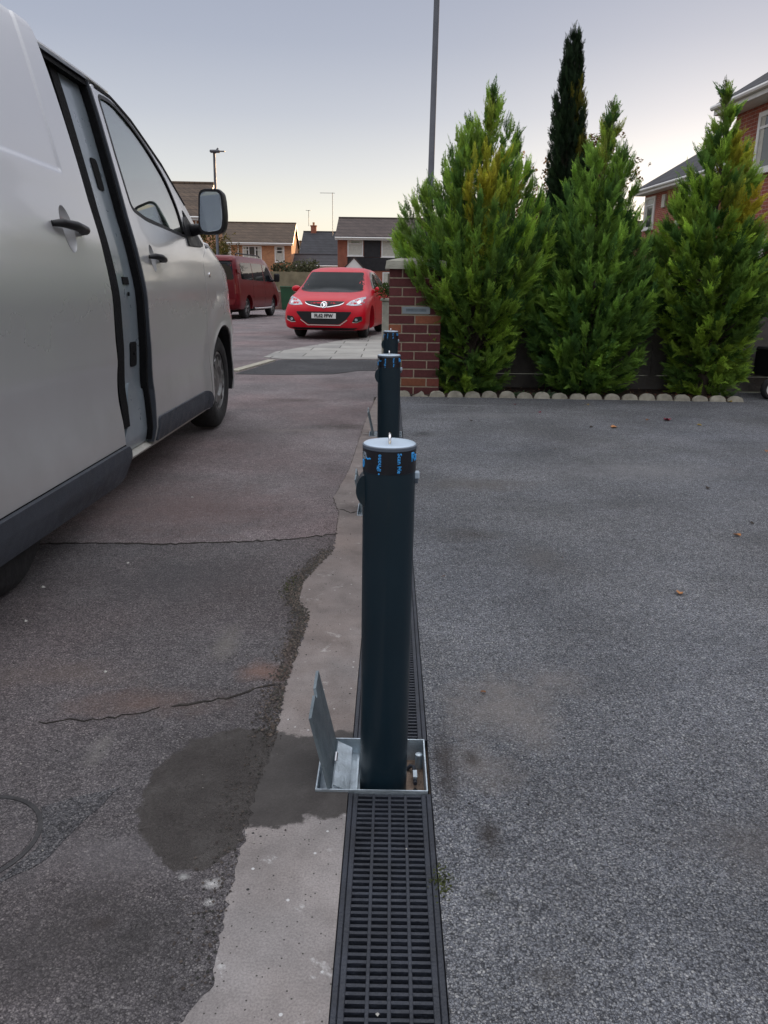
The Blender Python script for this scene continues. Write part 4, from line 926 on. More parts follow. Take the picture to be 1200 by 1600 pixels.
for s in (1, -1):
    P = hl if s > 0 else mir(hl)
    h = FR(P, 'headlight', 'lampglass', .006)
    q = [(s*(.72+.035*math.cos(t*PI/8)), .775+.035*math.sin(t*PI/8)) for t in range(16)]; FR(q, 'lamp_lens', 'chrome', .010, par=h)
    f_ = rounded([(.60, .36), (.66, .47), (.80, .49), (.80, .40), (.70, .355)], .02); FR(f_ if s > 0 else mir(f_), 'fog_lamp_recess', 'black_trim', .005)
    f_ = [(.60, .355), (.70, .35), (.81, .395), (.815, .49), (.80, .42), (.70, .368), (.61, .37)]; FR(f_ if s > 0 else mir(f_), 'fog_lamp_trim', 'chrome', .009)
    q = [(s*(.69+.03*math.cos(t*PI/6)), .415+.03*math.sin(t*PI/6)) for t in range(12)]; FR(q, 'fog_lamp', 'lampglass', .008)
    SI(rounded([(2.92, 1.05), (2.62, 1.30), (2.35, 1.40), (1.93, 1.43), (1.90, 1.02)], [.04, .1, .1, .03, .02]), 'front_side_window', 'carglass', s)
    SI(rounded([(1.84, 1.02), (1.86, 1.43), (1.35, 1.41), (1.0, 1.33), (.72, 1.12), (.85, 1.06)], [.02, .03, .1, .1, .05, .03]), 'rear_side_window', 'carglass', s)
    SI([(1.865, .26), (1.878, .26), (1.893, 1.0), (1.88, 1.0)], 'door_gap', 'seal', s, .001, .004); SI([(3.0, .30), (3.012, .30), (3.03, .93), (3.018, .93)], 'door_gap', 'seal', s, .001, .004)
    SI(rounded([(2.02, .83), (2.24, .84), (2.24, .87), (2.02, .86)], .012), 'door_handle', 'red', s, .03, .03); SI(rounded([(1.02, .85), (1.24, .86), (1.24, .89), (1.02, .88)], .012), 'door_handle', 'red', s, .03, .03)
    mm = empty('wing_mirror', (s*.96, 2.78, 1.03)); mm.parent = hb
    MB().lathe([(.001, -.06), (.06, -.05), (.085, -.01), (.08, .04), (.05, .08), (.001, .095)], 16, 'y').build('mirror_housing', 'red', mm, 60).scale = (1.25, 1, .85)
    MB().tube([(-s*.14, .0, -.06), (-s*.02, 0, -.03)], [.03, .025], 8).build('mirror_arm', 'red', mm)
FR(rounded([(-.55, 1.32), (.55, 1.32), (.66, 1.05), (-.66, 1.05)], .05), 'rear_window', 'carglass', .005, d=1)
FR([(-.26, .60), (.26, .60), (.26, .71), (-.26, .71)], 'number_plate', 'plate', .01, d=1)
TV = [(0, .42, .88, 1.12, .86, 1.70, .70), (.05, .33, .95, 1.15, .93, 1.86, .76), (.22, .28, .985, 1.2, .955, 1.955, .80), (.6, .27, .99, 1.2, .96, 1.97, .80), (3.0, .27, .99, 1.2, .96, 1.97, .80), (3.5, .27, .99, 1.2, .955, 1.92, .78), (3.9, .27, .99, 1.18, .95, 1.72, .76),
      (4.2, .27, .985, 1.15, .94, 1.42, .78), (4.4, .27, .98, 1.08, .92, 1.2, .76), (4.7, .28, .94, .98, .86, 1.06, .66), (4.88, .30, .86, .82, .74, .90, .5), (4.97, .36, .70, .66, .60, .74, .42)]
mv, FR, SI = car('maroon_van', (-5.78, 25.3, 0), -R(8), TV, 'maroon', (1.0, 3.93), .345, .905, 'dark maroon passenger van parked across the road behind the silver van', 'van', ww=.23)
FR(rounded([(-.76, 1.78), (.76, 1.78), (.84, 1.22), (-.84, 1.22)], .08), 'rear_window', 'tintglass', .005, d=1)
FR([(-.26, .80), (.26, .80), (.26, .91), (-.26, .91)], 'number_plate', 'plate', .01, d=1)
FR([(-.85, .44), (.85, .44), (.86, .62), (-.86, .62)], 'rear_bumper', 'maroon', .05, .06, d=1); FR([(-.80, 1.79), (.80, 1.79), (.76, 1.86), (-.76, 1.86)], 'roof_spoiler', 'maroon', .05, .06, d=1)
for s in (1, -1):
    q = [(.865, .78), (.865, 1.62), (.93, 1.55), (.945, .80)]; FR(q if s > 0 else mir(q), 'tail_lamp', 'tail', .012, .02, d=1)
    SI(rounded([(.40, 1.24), (.46, 1.74), (1.55, 1.76), (1.57, 1.22)], [.06, .1, .02, .02]), 'side_window', 'tintglass', s); SI(rounded([(1.62, 1.22), (1.61, 1.76), (2.72, 1.76), (2.76, 1.20)], .03), 'side_window', 'tintglass', s)
    SI(rounded([(2.86, 1.20), (2.82, 1.75), (3.30, 1.73), (3.62, 1.58), (3.98, 1.26), (3.95, 1.18)], [.03, .05, .1, .1, .05, .03]), 'front_side_window', 'tintglass', s)
    for y0 in (1.50, 2.79, 3.90): SI([(y0, .36), (y0+.012, .36), (y0+.012, 1.17), (y0, 1.17)], 'door_gap', 'seal', s, .001, .004)
    SI([(1.50, .66), (3.40, .66), (3.40, .72), (1.50, .72)], 'rubbing_strip', 'maroon', s, .012, .02)
    MB().tube([(s*1.0, 1.45, .33), (s*1.02, 1.6, .31), (s*1.02, 3.3, .31), (s*1.0, 3.45, .33)], .035, 10).build('side_step', 'chrome', mv, 50)
    MB().tube([(s*.74, .5, 1.985), (s*.74, .6, 2.03), (s*.74, 2.9, 2.03), (s*.74, 3.0, 1.985)], .02, 8).build('roof_rail', 'black_trim', mv, 50)
    mm = empty('wing_mirror', (s*1.10, 3.88, 1.33)); mm.parent = mv
    MB().bbox((-.10, -.05, -.14), (.10, .07, .15), .04).build('mirror_housing', 'black_trim', mm, 30); MB().tube([(-s*.15, .0, -.1), (0, 0, -.08)], .035, 8).build('mirror_arm', 'black_trim', mm)
    SI(rounded([(4.40, .86), (4.86, .80), (4.80, .96), (4.45, 1.02)], .03), 'headlight', 'lampglass', s, .006)
FR(rounded([(-.62, 1.78), (.62, 1.78), (.72, 1.28), (-.72, 1.28)], .06), 'windscreen', 'carglass', .005); FR(rounded([(-.45, .45), (.45, .45), (.5, .80), (-.5, .80)], .05), 'grille', 'black_trim', .008)

# ============================================================= PILLAR, EDGING, FENCE, BED
random.seed(31)
pr = empty('brick_pillar', (-.02, 7.75, 0), 0, 'red brick gate pillar with a pale stone cap and a letter plate', 'pillar')
bw = MB(); mo = MB(); Wp = .5105; mo.box((.006, .006, 0), (Wp-.006, Wp-.006, 1.205)); mo.build('mortar', 'mortar', pr)
for k in range(14):
    z0 = k*.0868+.003; z1 = z0+.0745
    for side in range(4):
        segs = [(0, .243), (.2555, .4985)] if (k+side) % 2 == 0 else [(0, .115), (.1275, .3705), (.383, .4985)]
        segs = [(a+.006 if a else 0, b+.006 if b < .49 else Wp) for a, b in segs]
        for a, b in segs:
            if side == 0 and k == 9 and .1 < a < .3: continue
            t = random.random(); base = (.105, .030, .030) if t < .82 else ((.16, .048, .034) if t < .94 else (.24, .085, .045)); j = random.uniform(.8, 1.25)
            bw.col = tuple(c*j for c in base)
            d = random.uniform(-.0012, .0012)
            if side == 0: bw.bbox((a, 0+d, z0), (b, .10, z1), .003)
            if side == 2: bw.bbox((a, Wp-.10, z0), (b, Wp-d, z1), .003)
            if side == 1 and a > .09 and b < Wp-.09: bw.bbox((0+d, a, z0), (.10, b, z1), .003)
            if side == 3 and a > .09 and b < Wp-.09: bw.bbox((Wp-.10, a, z0), (Wp-d, b, z1), .003)
bw.build('brickwork', 'bricks', pr)
c = MB(); o_ = .042; z = 1.208
c.add([(-o_, -o_, z), (Wp+o_, -o_, z), (Wp+o_, Wp+o_, z), (-o_, Wp+o_, z), (-o_+.012, -o_+.012, z+.075), (Wp+o_-.012, -o_+.012, z+.075), (Wp+o_-.012, Wp+o_-.012, z+.075), (-o_+.012, Wp+o_-.012, z+.075), (Wp/2-.02, Wp/2-.02, z+.135), (Wp/2+.02, Wp/2-.02, z+.135), (Wp/2+.02, Wp/2+.02, z+.135), (Wp/2-.02, Wp/2+.02, z+.135)],
      [(0,3,2,1),(0,1,5,4),(1,2,6,5),(2,3,7,6),(3,0,4,7),(4,5,9,8),(5,6,10,9),(6,7,11,10),(7,4,8,11),(8,9,10,11)])
c.build('stone_cap', 'stonecap', pr)
l = empty('letter_plate', (.131, -.004, .792)); l.parent = pr
q = [(0, 0), (.27, 0), (.27, .066), (0, .066)]; h = [(.035, .020), (.235, .020), (.235, .048), (.035, .048)]
panel('plate', q, [h], lambda u, v, o: (u, -o, v), .012, 'clad2' if 'clad2' in MT else 'jamb', l, 1)
MB().box((.0355, .004, .0205), (.2345, .010, .0475)).build('flap', 'galvd', l)
# pale gate post and low wall beyond the pillar
gpz = empty('gate_post', (-.12, 10.6, 0), 0, 'pale weathered gate post just behind the brick pillar', 'post')
MB().bbox((0, 0, 0), (.125, .125, .86), .008).build('shaft', 'stonecap', gpz); MB().bbox((-.02, -.02, .8605), (.145, .145, .90), .01).build('post_cap', 'stonecap', gpz)

# scalloped concrete edging, every stone its own
EA, EB = Vector((.13, 7.652)), Vector((3.40, 7.600)); NE = 20
def edging_stone(n, w=.163, broken=False):
    m = MB(); hw = w/2*.98; h = .062*random.uniform(.88, 1.05)
    P = [(-hw, -.03), (hw, -.03), (hw, .006)]+[(hw*.93*math.cos(PI*i/12), .006+(h-.006)*math.sin(PI*i/12)**.8-random.choice([0, 0, .001, .004])) for i in range(0, 13)]+[(-hw, .006)]
    if broken: P = [(-hw, -.03), (hw, -.03), (hw, .004), (hw*.5, .012), (hw*.35, .04), (hw*.1, .052), (-hw*.3, .028), (-hw*.75, .012), (-hw, .004)]
    m.prism(P, -.02, .02, lambda u, v, h_: (u, h_, v)); return m.build(n, 'edging')
stones = [edging_stone('edging_stone'), edging_stone('edging_stone', broken=True), edging_stone('edging_stone'), edging_stone('edging_stone'), edging_stone('edging_stone')]; used_ = set()
random.seed(4)
for i in range(NE):
    p = EA.lerp(EB, i/(NE-1)); br = i == 1
    if i == 0: o = stones[0]
    elif br: o = stones[1]
    elif i in (2, 3, 4): o = stones[i]
    else: o = stones[(0, 2, 3, 4)[random.randrange(4)]].copy(); COL.objects.link(o)
    o.location = (p.x+random.uniform(-.004, .004), p.y+random.uniform(-.008, .008), random.uniform(-.006, .004)); o.rotation_euler = (R(random.uniform(-9, 6)), R(random.uniform(-4, 4)), R(random.uniform(-5, 5)))
    tag(o, 'broken scalloped concrete edging stone near the brick pillar' if br else ('scalloped concrete edging stone at the very foot of the brick pillar' if i == 0 else ('last scalloped edging stone of the row, at its right end' if i == NE-1 else 'half round concrete edging stone in the row between planting bed and driveway')), 'edging stone', 'scalloped edging stones along the planting bed')

# closeboard fence behind the conifers
def fence(p0, p1, h, label, m='fence', bwid=.125, group=None, post=2.4):
    a = Vector(p0); b = Vector(p1); L = (b-a).length; e = empty('board_fence', (a.x, a.y, 0), math.atan2(b.y-a.y, b.x-a.x), label, 'fence', group)
    bd = MB(); n = int(L/bwid)
    for i in range(n):
        x = i*bwid; z = h+random.uniform(-.006, .006); bd.box((x+.002, -.012-.010*(i % 2), .16), (x+bwid+.012, -.0-.010*(i % 2), z))
    bd.build('boards', m, e)
    r_ = MB(); 
    for z in (.30, h-.2): r_.box((0, .001, z), (L, .04, z+.06))
    r_.build('rails', m, e); g_ = MB(); g_.bbox((0, -.03, 0), (L, -.003, .155), .004); g_.build('gravel_board', m, e)
    k = 0
    while k <= L+.01:
        MB().bbox((k-.04, .005, 0), (k+.05, .10, h+.04), .006).build('fence_post', m, e); k += post
    return e
fence((.44, 8.45), (9.0, 8.45), 1.12, 'weathered grey closeboard fence behind the conifers')

# ============================================================= FOLIAGE
def spray_templates(n, leaf=.34, wid=.055, nodes=9, second=True):
    """feathery flat sprays, unit length along +z, each a set of narrow 4-point leaflets"""
    T = []
    for k in range(n):
        q = []; bend = rng.uniform(-.25, .25)
        def axis(t): return np.array([bend*t*t, 0.06*math.sin(t*5+k), t])
        def leafl(p, d, L, w):
            d = d/np.linalg.norm(d); s = np.cross(d, [0, 1, .15]); s /= np.linalg.norm(s)
            q.append([p, p+d*L*.45+s*w, p+d*L, p+d*L*.45-s*w])
        leafl(axis(0), axis(1)-axis(0), 1.0, .018)
        for i in range(nodes):
            t = .12+.80*i/(nodes-1)
            for sg in (-1, 1):
                L = leaf*(1.05-t)*rng.uniform(.75, 1.25)+.07; d = np.array([sg*rng.uniform(.55, .85), rng.uniform(-.25, .25), .8])
                leafl(axis(t), d, L, wid*rng.uniform(.8, 1.2))
                if second and L > .2:
                    dn = d/np.linalg.norm(d); leafl(axis(t)+dn*L*.4, d+np.array([sg*.5, .1, 0]), L*.5, wid*.8); leafl(axis(t)+dn*L*.45, d+np.array([-sg*.5, -.1, .2]), L*.5, wid*.8)
        leafl(axis(.9), axis(1)-axis(.8), .22, wid*.8)
        T.append(np.array(q))
    return T
def basis(d, roll):
    d = d/np.linalg.norm(d, axis=1, keepdims=True); ref = np.where(np.abs(d[:, 2:3]) > .95, [[1., 0, 0]], [[0, 0, 1.]])
    a = np.cross(ref, d); a /= np.linalg.norm(a, axis=1, keepdims=True); b = np.cross(d, a)
    c, s = np.cos(roll)[:, None], np.sin(roll)[:, None]; return a*c+b*s, -a*s+b*c, d
def leaves(name, T, P, D, L, C, parent, m='leaf', tipb=.25, T2=None, inner=None):
    """place sprays (positions P, directions D, lengths L, colours C) as one crown mesh"""
    n = len(P); which = rng.integers(0, len(T), n)
    if T2: which = np.where(inner, len(T)+rng.integers(0, len(T2), n), which); T = list(T)+list(T2)
    X, Y, Z = basis(D, rng.uniform(0, 2*PI, n)); VV = []; CC = []
    for k, t in enumerate(T):
        idx = np.where(which == k)[0]
        if not len(idx): continue
        q = t.reshape(-1, 3); v = (q[None, :, 0:1]*X[idx][:, None]+q[None, :, 1:2]*Y[idx][:, None]+q[None, :, 2:3]*Z[idx][:, None])*L[idx][:, None, None]+P[idx][:, None]
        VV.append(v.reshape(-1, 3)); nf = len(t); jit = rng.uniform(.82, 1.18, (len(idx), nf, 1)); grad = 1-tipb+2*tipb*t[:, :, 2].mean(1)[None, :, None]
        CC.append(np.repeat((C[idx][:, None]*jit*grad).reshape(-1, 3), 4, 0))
    V = np.concatenate(VV); Cc = np.concatenate(CC); nf = len(V)//4
    me = bpy.data.meshes.new(name); me.vertices.add(len(V)); me.vertices.foreach_set('co', V.astype('f').ravel())
    me.loops.add(len(V)); me.loops.foreach_set('vertex_index', np.arange(len(V), dtype='i')); me.polygons.add(nf); me.polygons.foreach_set('loop_start', np.arange(0, len(V), 4, dtype='i'))
    me.update(calc_edges=True)
    ca = me.color_attributes.new('Col', 'FLOAT_COLOR', 'CORNER'); ca.data.foreach_set('color', np.c_[Cc, np.ones(len(Cc))].astype('f').ravel())
    return link(name, me, m, parent)
def mixcol(a, b, t): return np.array(a)*(1-t)+np.array(b)*t
TEMP = spray_templates(8, .27, .019, 14); TEMPW = spray_templates(4, .34, .038, 8, True)
def conifer(name, loc, prof, lean, label, nb=420, per=14, slen=.20, yellow=(), top_el=74, seed=1, group=None, greens=((.072, .160, .040), (.330, .500, .065)), leader=.25):
    """upright conifer: limbs from the stem out to an uneven envelope, each limb clothed in feathery sprays"""
    global rng; rng = np.random.default_rng(seed)
    e = empty(name, loc, 0, label, 'tree', group); e.scale = (1, 1, .95 if loc[1] < 10 else .985); zs = [p[0] for p in prof]; rs = [p[1] for p in prof]; H = zs[-1]
    R_ = lambda z: max(.015, interp(zs, rs, z))
    lumps = [(rng.uniform(0, 2*PI), rng.uniform(.1, .95)*H, rng.uniform(-.16, .16), rng.uniform(.12, .35)) for _ in range(34)]
    def rad(z, ph):
        s = 1
        for a, zz, am, wd in lumps:
            da = (ph-a+PI) % (2*PI)-PI; s += am*math.exp(-(da/.6)**2-((z-zz)/wd)**2)
        return R_(z)*s
    w = np.array([R_(z)*1.0+(.006 if leader > .2 else .05) for z in np.linspace(.05, H*.985, 200)]); w /= w.sum(); P = []; D = []; L = []; C = []; IN = []; tw = MB()
    tz = np.linspace(0, H*.97, 12); ax = lambda z: np.array([lean[0]*(z/H)**1.3+.02*math.sin(z*3), lean[1]*(z/H), z])
    tw.tube([tuple(ax(z)) for z in tz], [max(.006, .055*(1-z/H)**.8) for z in tz], 8)
    for b in range(nb):
        z = rng.choice(np.linspace(.05, H*.985, 200), p=w)+rng.uniform(-.01, .01); ph = rng.uniform(0, 2*PI); u = z/H
        el = R(18+(top_el-18)*min(1, u*1.25)+rng.uniform(-14, 10)); el = min(el, R(84)); r = rad(z, ph)*(rng.uniform(.5, .98) if rng.random() < .5 else rng.uniform(.93, 1.02+.08*u))
        if rng.random() < .05: r *= 1.02+.12*u
        h0 = max(.03, z-r*math.tan(el)*.8); S0 = ax(h0); c_ = ax(z); E0 = np.array([c_[0]+r*math.cos(ph), c_[1]+r*math.sin(ph), z])
        M0 = (S0+E0)/2+np.array([math.cos(ph), math.sin(ph), -.25])*r*.18
        bl = np.linalg.norm(E0-S0)
        if b % 3 == 0: tw.tube([tuple(S0), tuple((S0+M0*2+E0)/4), tuple(E0*.94+S0*.06)], [.011*(1-u)+.003, .007*(1-u)+.0025, .0015], 4)
        base = mixcol(*greens, rng.uniform(0, 1)**1.3)*rng.uniform(.65, 1.3)
        for (yx, yz, yr, ys) in yellow:
            if math.hypot((E0[0]-yx), (z-yz)) < yr*rng.uniform(.5, 1.3) and E0[1] < .25: base = mixcol(base, (.55, .46, .04), ys*rng.uniform(.5, 1))
        k = max(5, int(per*(.5+r/.6)))
        for i in range(k):
            t = 1-(rng.random()**1.35)*.72 if i > 1 else 1-.06*i
            p = S0*(1-t)**2+M0*2*t*(1-t)+E0*t*t; d = 2*(1-t)*(M0-S0)+2*t*(E0-M0); d = d/(np.linalg.norm(d)+1e-6)
            sp = .75*(1-t)+.30; d = d+rng.normal(0, sp, 3)*.75+np.array([0, 0, .35*u+.05]); l = slen*rng.uniform(.55, 1.2)*(.72+.5*u-.45*u*u); d = d+rng.normal(0, .38*(1-u), 3)
            if i == 0: d = 2*(E0-M0)/np.linalg.norm(E0-M0)+np.array([0, 0, .5]); l = slen*(.75+.55*u-.25*u*u)
            P.append(p-d/np.linalg.norm(d)*l*.25); D.append(d); L.append(l); C.append(base*rng.uniform(.8, 1.2)); IN.append(t < .66 and rng.random() < .55)
    # leading shoots
    for z in np.linspace(H*.86, H*(1 if leader > .2 else .97), int(26*leader/.25)):
        for _ in range(2):
            ph = rng.uniform(0, 2*PI); q = (H-z)/(H*.14); d = np.array([math.cos(ph)*.7, math.sin(ph)*.7, 1.0]); P.append(ax(z)); D.append(d); L.append(.05+.13*q*rng.uniform(.6, 1.2)); C.append(mixcol(greens[1], (.10, .12, .04), rng.uniform(.3, 1))); IN.append(False)
    P.append(ax(H)-np.array([0, 0, .05])); D.append(np.array([.05, 0, 1])); L.append(.13); C.append(np.array((.07, .09, .03))); IN.append(False)
    P.append(ax(H)-np.array([0, 0, .20])); D.append(np.array([-.05, .1, 1])); L.append(.24); C.append(np.array((.07, .09, .03))); IN.append(False)
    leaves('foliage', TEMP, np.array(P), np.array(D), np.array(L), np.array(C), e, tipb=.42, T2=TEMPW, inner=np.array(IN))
    tw.build('trunk', 'bark', e); return e
CG = 'conifers growing in the bed in front of the fence'
conifer('conifer_tree', (.80, 7.98, 0), [(.02, .24), (.12, .36), (.5, .42), (.9, .50), (1.25, .66), (1.7, .69), (1.95, .58), (2.25, .42), (2.5, .29), (2.7, .17), (2.86, .07), (2.98, .015)], (.115, 0),
        'tall bushy green conifer beside the brick pillar, with yellow sprigs near its top', 640, 15, .185, [(.08, 2.25, .16, .95), (-.05, 2.08, .12, .8), (.25, 2.0, .15, .5), (.06, 2.75, .12, .35)], seed=3, group=CG)
conifer('conifer_tree', (1.985, 8.02, 0), [(.02, .34), (.12, .44), (.5, .56), (.9, .60), (1.3, .58), (1.7, .42), (2.0, .33), (2.3, .24), (2.5, .13), (2.7, .055), (2.86, .012)], (.05, 0),
        'middle green conifer with a thin pale leading shoot, in front of the dark cypress', 640, 15, .18, [(.05, 2.55, .15, .4)], seed=5, group=CG, greens=((.068, .155, .042), (.275, .455, .068)))
conifer('conifer_tree', (3.22, 8.0, 0), [(.02, .26), (.12, .34), (.5, .40), (.8, .50), (1.15, .60), (1.5, .52), (1.85, .38), (2.1, .31), (2.3, .25), (2.5, .15), (2.7, .08), (2.88, .04), (3.05, .012)], (-.14, 0),
        'rightmost green conifer with open top branches and yellow tips, in front of the brick house', 600, 15, .19, [(.10, 1.98, .17, .95), (.02, 2.4, .16, .6), (.25, 1.9, .15, .7), (-.1, 2.0, .1, .3)], top_el=58, seed=9, group=CG, greens=((.072, .160, .038), (.330, .490, .060)))
# tall cypress behind; its yellow patches paint low sun onto the right side
conifer('cypress_tree', (2.78, 13.0, 0), [(.1, .30), (1.2, .34), (2.6, .30), (3.4, .245), (4.1, .185), (4.5, .13), (4.75, .075), (4.88, .03)], (-.13, 0),
        'very tall narrow dark cypress rising behind the conifers', 1500, 15, .17, [(.10, 3.9, .22, .35), (.14, 3.2, .16, .3)], top_el=84, seed=12, greens=((.012, .030, .012), (.028, .055, .020)), leader=.1)

def broad_tree(name, loc, h, r, label, n=900, cols=((.05, .05, .012), (.16, .12, .02)), leaf=.09, trunk=.08, base=.25, seed=1, ell=1.0, cat='tree', density=1):
    global rng; rng = np.random.default_rng(seed); e = empty(name, loc, 0, label, cat); tw = MB(); hb_ = h*base
    tw.tube([(0, 0, 0), (.02, 0, hb_), (-.02, .03, h*.75)], [trunk, trunk*.8, trunk*.2], 8); tips = []
    for i in range(16):
        a = rng.uniform(0, 2*PI); z = rng.uniform(hb_*.9, h*.7); t = np.array([math.cos(a)*r*rng.uniform(.5, .9), math.sin(a)*r*rng.uniform(.5, .9), min(h*.97, z+h*rng.uniform(.1, .35))])
        tw.tube([(0, 0, z), tuple(t*np.array([.5, .5, 0])+np.array([0, 0, z*.4+t[2]*.6])), tuple(t)], [trunk*.4, trunk*.25, trunk*.08], 5); tips.append(t)
        for _ in range(3):
            t2 = t+rng.normal(0, r*.25, 3); t2[2] = min(h, max(hb_, t2[2])); tw.tube([tuple(t*.8+np.array([0, 0, z*.2])), tuple(t2)], [trunk*.15, trunk*.05], 4); tips.append(t2)
    tw.build('trunk', 'bark', e); tips = np.array(tips); c0 = tips[rng.integers(0, len(tips), n)]; P = c0+rng.normal(0, r*.17, (n, 3)); P[:, 2] = np.clip(P[:, 2], hb_*.6, h*1.03)
    D = rng.normal(0, 1, (n, 3)); C = np.array([mixcol(*cols, rng.random())*rng.uniform(.7, 1.3) for _ in range(n)])
    TB = []
    for k in range(4):
        q = []
        for i in range(7):
            a = rng.uniform(0, 2*PI); p = np.array([math.cos(a)*.5, math.sin(a)*.5, rng.uniform(0, 1)])*rng.uniform(.3, 1); d = rng.normal(0, 1, 3); d /= np.linalg.norm(d); s_ = np.cross(d, rng.normal(0, 1, 3)); s_ /= np.linalg.norm(s_)
            q.append([p, p+d*.3+s_*.2, p+d*.62, p+d*.3-s_*.2])
        TB.append(np.array(q))
    leaves('foliage', TB, P, D, np.full(n, leaf)*rng.uniform(.7, 1.3, n), C, e, tipb=.05); return e

# ============================================================= HOUSES
def house(name, label, loc, rz, L, D, eaves, ridge, wall, roof, wins=(), panels=(), cat='house', over=.35, fascia='white', extras=None, zb=0, pipe=None):
    e = empty(name, (loc[0], loc[1], zb), rz, label, cat)
    w = MB(); w.add([(0, 0, -1), (L, 0, -1), (L, D, -1), (0, D, -1), (0, 0, eaves), (L, 0, eaves), (L, D, eaves), (0, D, eaves), (0, D/2, ridge-.12), (L, D/2, ridge-.12)],
        [(0, 1, 5, 4), (2, 3, 7, 6), (1, 2, 6, 9, 5), (3, 0, 4, 8, 7), (4, 5, 9, 8), (6, 7, 8, 9), (0, 3, 2, 1)]); w.build('wall', wall, e)
    r = MB(); sl = (ridge-eaves)/(D/2); y0 = -over; z0 = eaves-over*sl
    for sgn in (0, 1):
        f = (lambda u, v, h: (h, u, v)) if sgn == 0 else (lambda u, v, h: (h, D-u, v))
        r.prism([(y0, z0+.02), (D/2-.001, ridge+.02), (D/2-.001, ridge+.14), (y0, z0+.14)], -.18, L+.18, f)
    rf = r.build('roof', roof, e)
    MB().tube([(-.18, D/2, ridge+.15), (L+.18, D/2, ridge+.15)], .09, 8).build('ridge_tiles', roof, rf)
    f = MB(); f.box((-.17, y0-.03, z0-.10), (L+.17, y0-.004, z0+.09)); f.box((-.17, y0, z0-.105), (L+.17, -.002, z0-.07)); f.build('fascia', fascia, e)
    MB().tube([(-.17, y0-.08, z0+.04), (L+.17, y0-.08, z0+.04)], .055, 8).build('gutter', fascia, e)
    for x in (-.19, L+.17):
        b = MB(); b.prism([(y0, z0-.06), (D/2, ridge-.08), (D+over, z0-.06), (D+over, z0+.10), (D/2, ridge+.09), (y0, z0+.10)], x, x+.02, lambda u, v, h: (h, u, v)); b.build('barge_board', fascia, e)
    for (x0, x1, z0_, z1_, m) in panels: MB().box((x0, -.06, z0_), (x1, -.002, z1_)).build('tile_hanging', m, e)
    for wi in wins:
        x0, x1, z0_, z1_, div = wi[:5]; yo = wi[5] if len(wi) > 5 else 0; t = .09
        bars = [(x0, x0+t), (x1-t, x1)]+[(x0+(x1-x0)*d-t/2, x0+(x1-x0)*d+t/2) for d in div]; bars.sort()
        fr = MB(); fr.box((x0+t, yo-.055, z0_), (x1-t, yo-.003, z0_+t)); fr.box((x0+t, yo-.055, z1_-t), (x1-t, yo-.003, z1_))
        for a, b in bars: fr.box((a, yo-.058, z0_), (b, yo-.003, z1_))
        fr.box((x0-.05, yo-.10, z0_-.05), (x1+.05, yo-.001, z0_-.001))
        tr_ = z0_+(z1_-z0_)*.72
        for i, (a, b) in enumerate(zip(bars[:-1], bars[1:])):
            if (i % 2 == len(div) % 2) or len(div) == 0 and True: fr.box((a[1], yo-.05, tr_), (b[0], yo-.004, tr_+.05))
        F = fr.build('window', 'white', e); 
        MB().box((x0+t, yo-.030, z0_+t), (x1-t, yo-.0035, z1_-t)).build('pane', 'pane', F)
        cw = (x1-x0)*.16
        MB().box((x0+t+.01, yo-.034, z0_+t), (x0+t+cw, yo-.0305, z1_-t)).build('curtain', 'curtain', F); MB().box((x1-t-cw, yo-.034, z0_+t), (x1-t-.01, yo-.0305, z1_-t)).build('curtain', 'curtain', F)
        if len(wi) > 6 and wi[6]: MB().box((x0+t+cw+.001, yo-.0335, z0_+t), (x1-t-cw-.001, yo-.0305, z0_+t+(z1_-z0_)*wi[6])).build('net_curtain', 'curtain', F)
    if pipe is not None: MB().tube([(pipe, -.08, 0), (pipe, -.08, eaves-.15)], .045, 8).build('downpipe', fascia, e)
    return e
def chimney(parent, x, y, z, h=1.1): 
    m = MB(); m.box((x-.3, y-.3, z-.4), (x+.3, y+.3, z+h)); m.box((x-.36, y-.36, z+h+.001), (x+.36, y+.36, z+h+.12)); o = m.build('chimney', 'far_red_brick', parent); MB().lathe([(.11, z+h+.12), (.13, z+h+.45)], 12, 'z', (x, y, 0)).build('chimney_pot', 'orange_brick', o)
# terrace straight ahead with black tile hanging and a white porch gable
t1 = house('terraced_house', 'red brick terraced house with black tile hanging and a white porch gable straight ahead', (-4.15, 62, 0), 0, 34, 8, 4.75, 6.25, 'far_red_brick', 'tile_grey',
   [(.75, 1.95, 3.35, 4.55, (), 0, .65), (3.35, 5.45, 3.3, 4.55, (.62,), 0, .8), (6.95, 9.0, 3.3, 4.55, (.5,), 0, .75), (10.6, 12.6, 3.3, 4.55, (.5,), 0, 0), (3.45, 5.4, .95, 2.2, (.66,), 0, 0), (7.1, 9.1, .95, 2.2, (.5,), 0, 0)]+[(x, x+2, z, z+1.2, (.5,), 0, 0) for x in (14.5, 18.5, 23, 27.5, 31) for z in (.95, 3.35)],
   [(2.02, 3.29, 3.29, 4.60, 'blackclad'), (.75, 5.45, 2.30, 3.27, 'blackclad'), (6.95, 9.1, 2.35, 3.25, 'blackclad')], over=.4)
pz = MB(); pz.add([(.35, -1.5, 2.12), (2.3, -1.5, 2.12), (1.30, -1.5, 3.1)], [(0, 1, 2)]); 
pz = MB(); pz.prism([(.35, 2.12), (2.3, 2.12), (1.32, 3.12)], -1.5, -1.45, lambda u, v, h: (u, h, v)); pz.build('porch_gable', 'white', t1)
pr_ = MB(); pr_.prism([(.15, 2.05), (1.32, 3.25), (1.32, 3.15), (.25, 2.05)], -1.55, -.01, lambda u, v, h: (u, h, v)); pr_.prism([(2.5, 2.05), (1.32, 3.25), (1.32, 3.15), (2.4, 2.05)], -1.55, -.01, lambda u, v, h: (u, h, v)); pr_.build('porch_roof', 'tile_grey', t1)
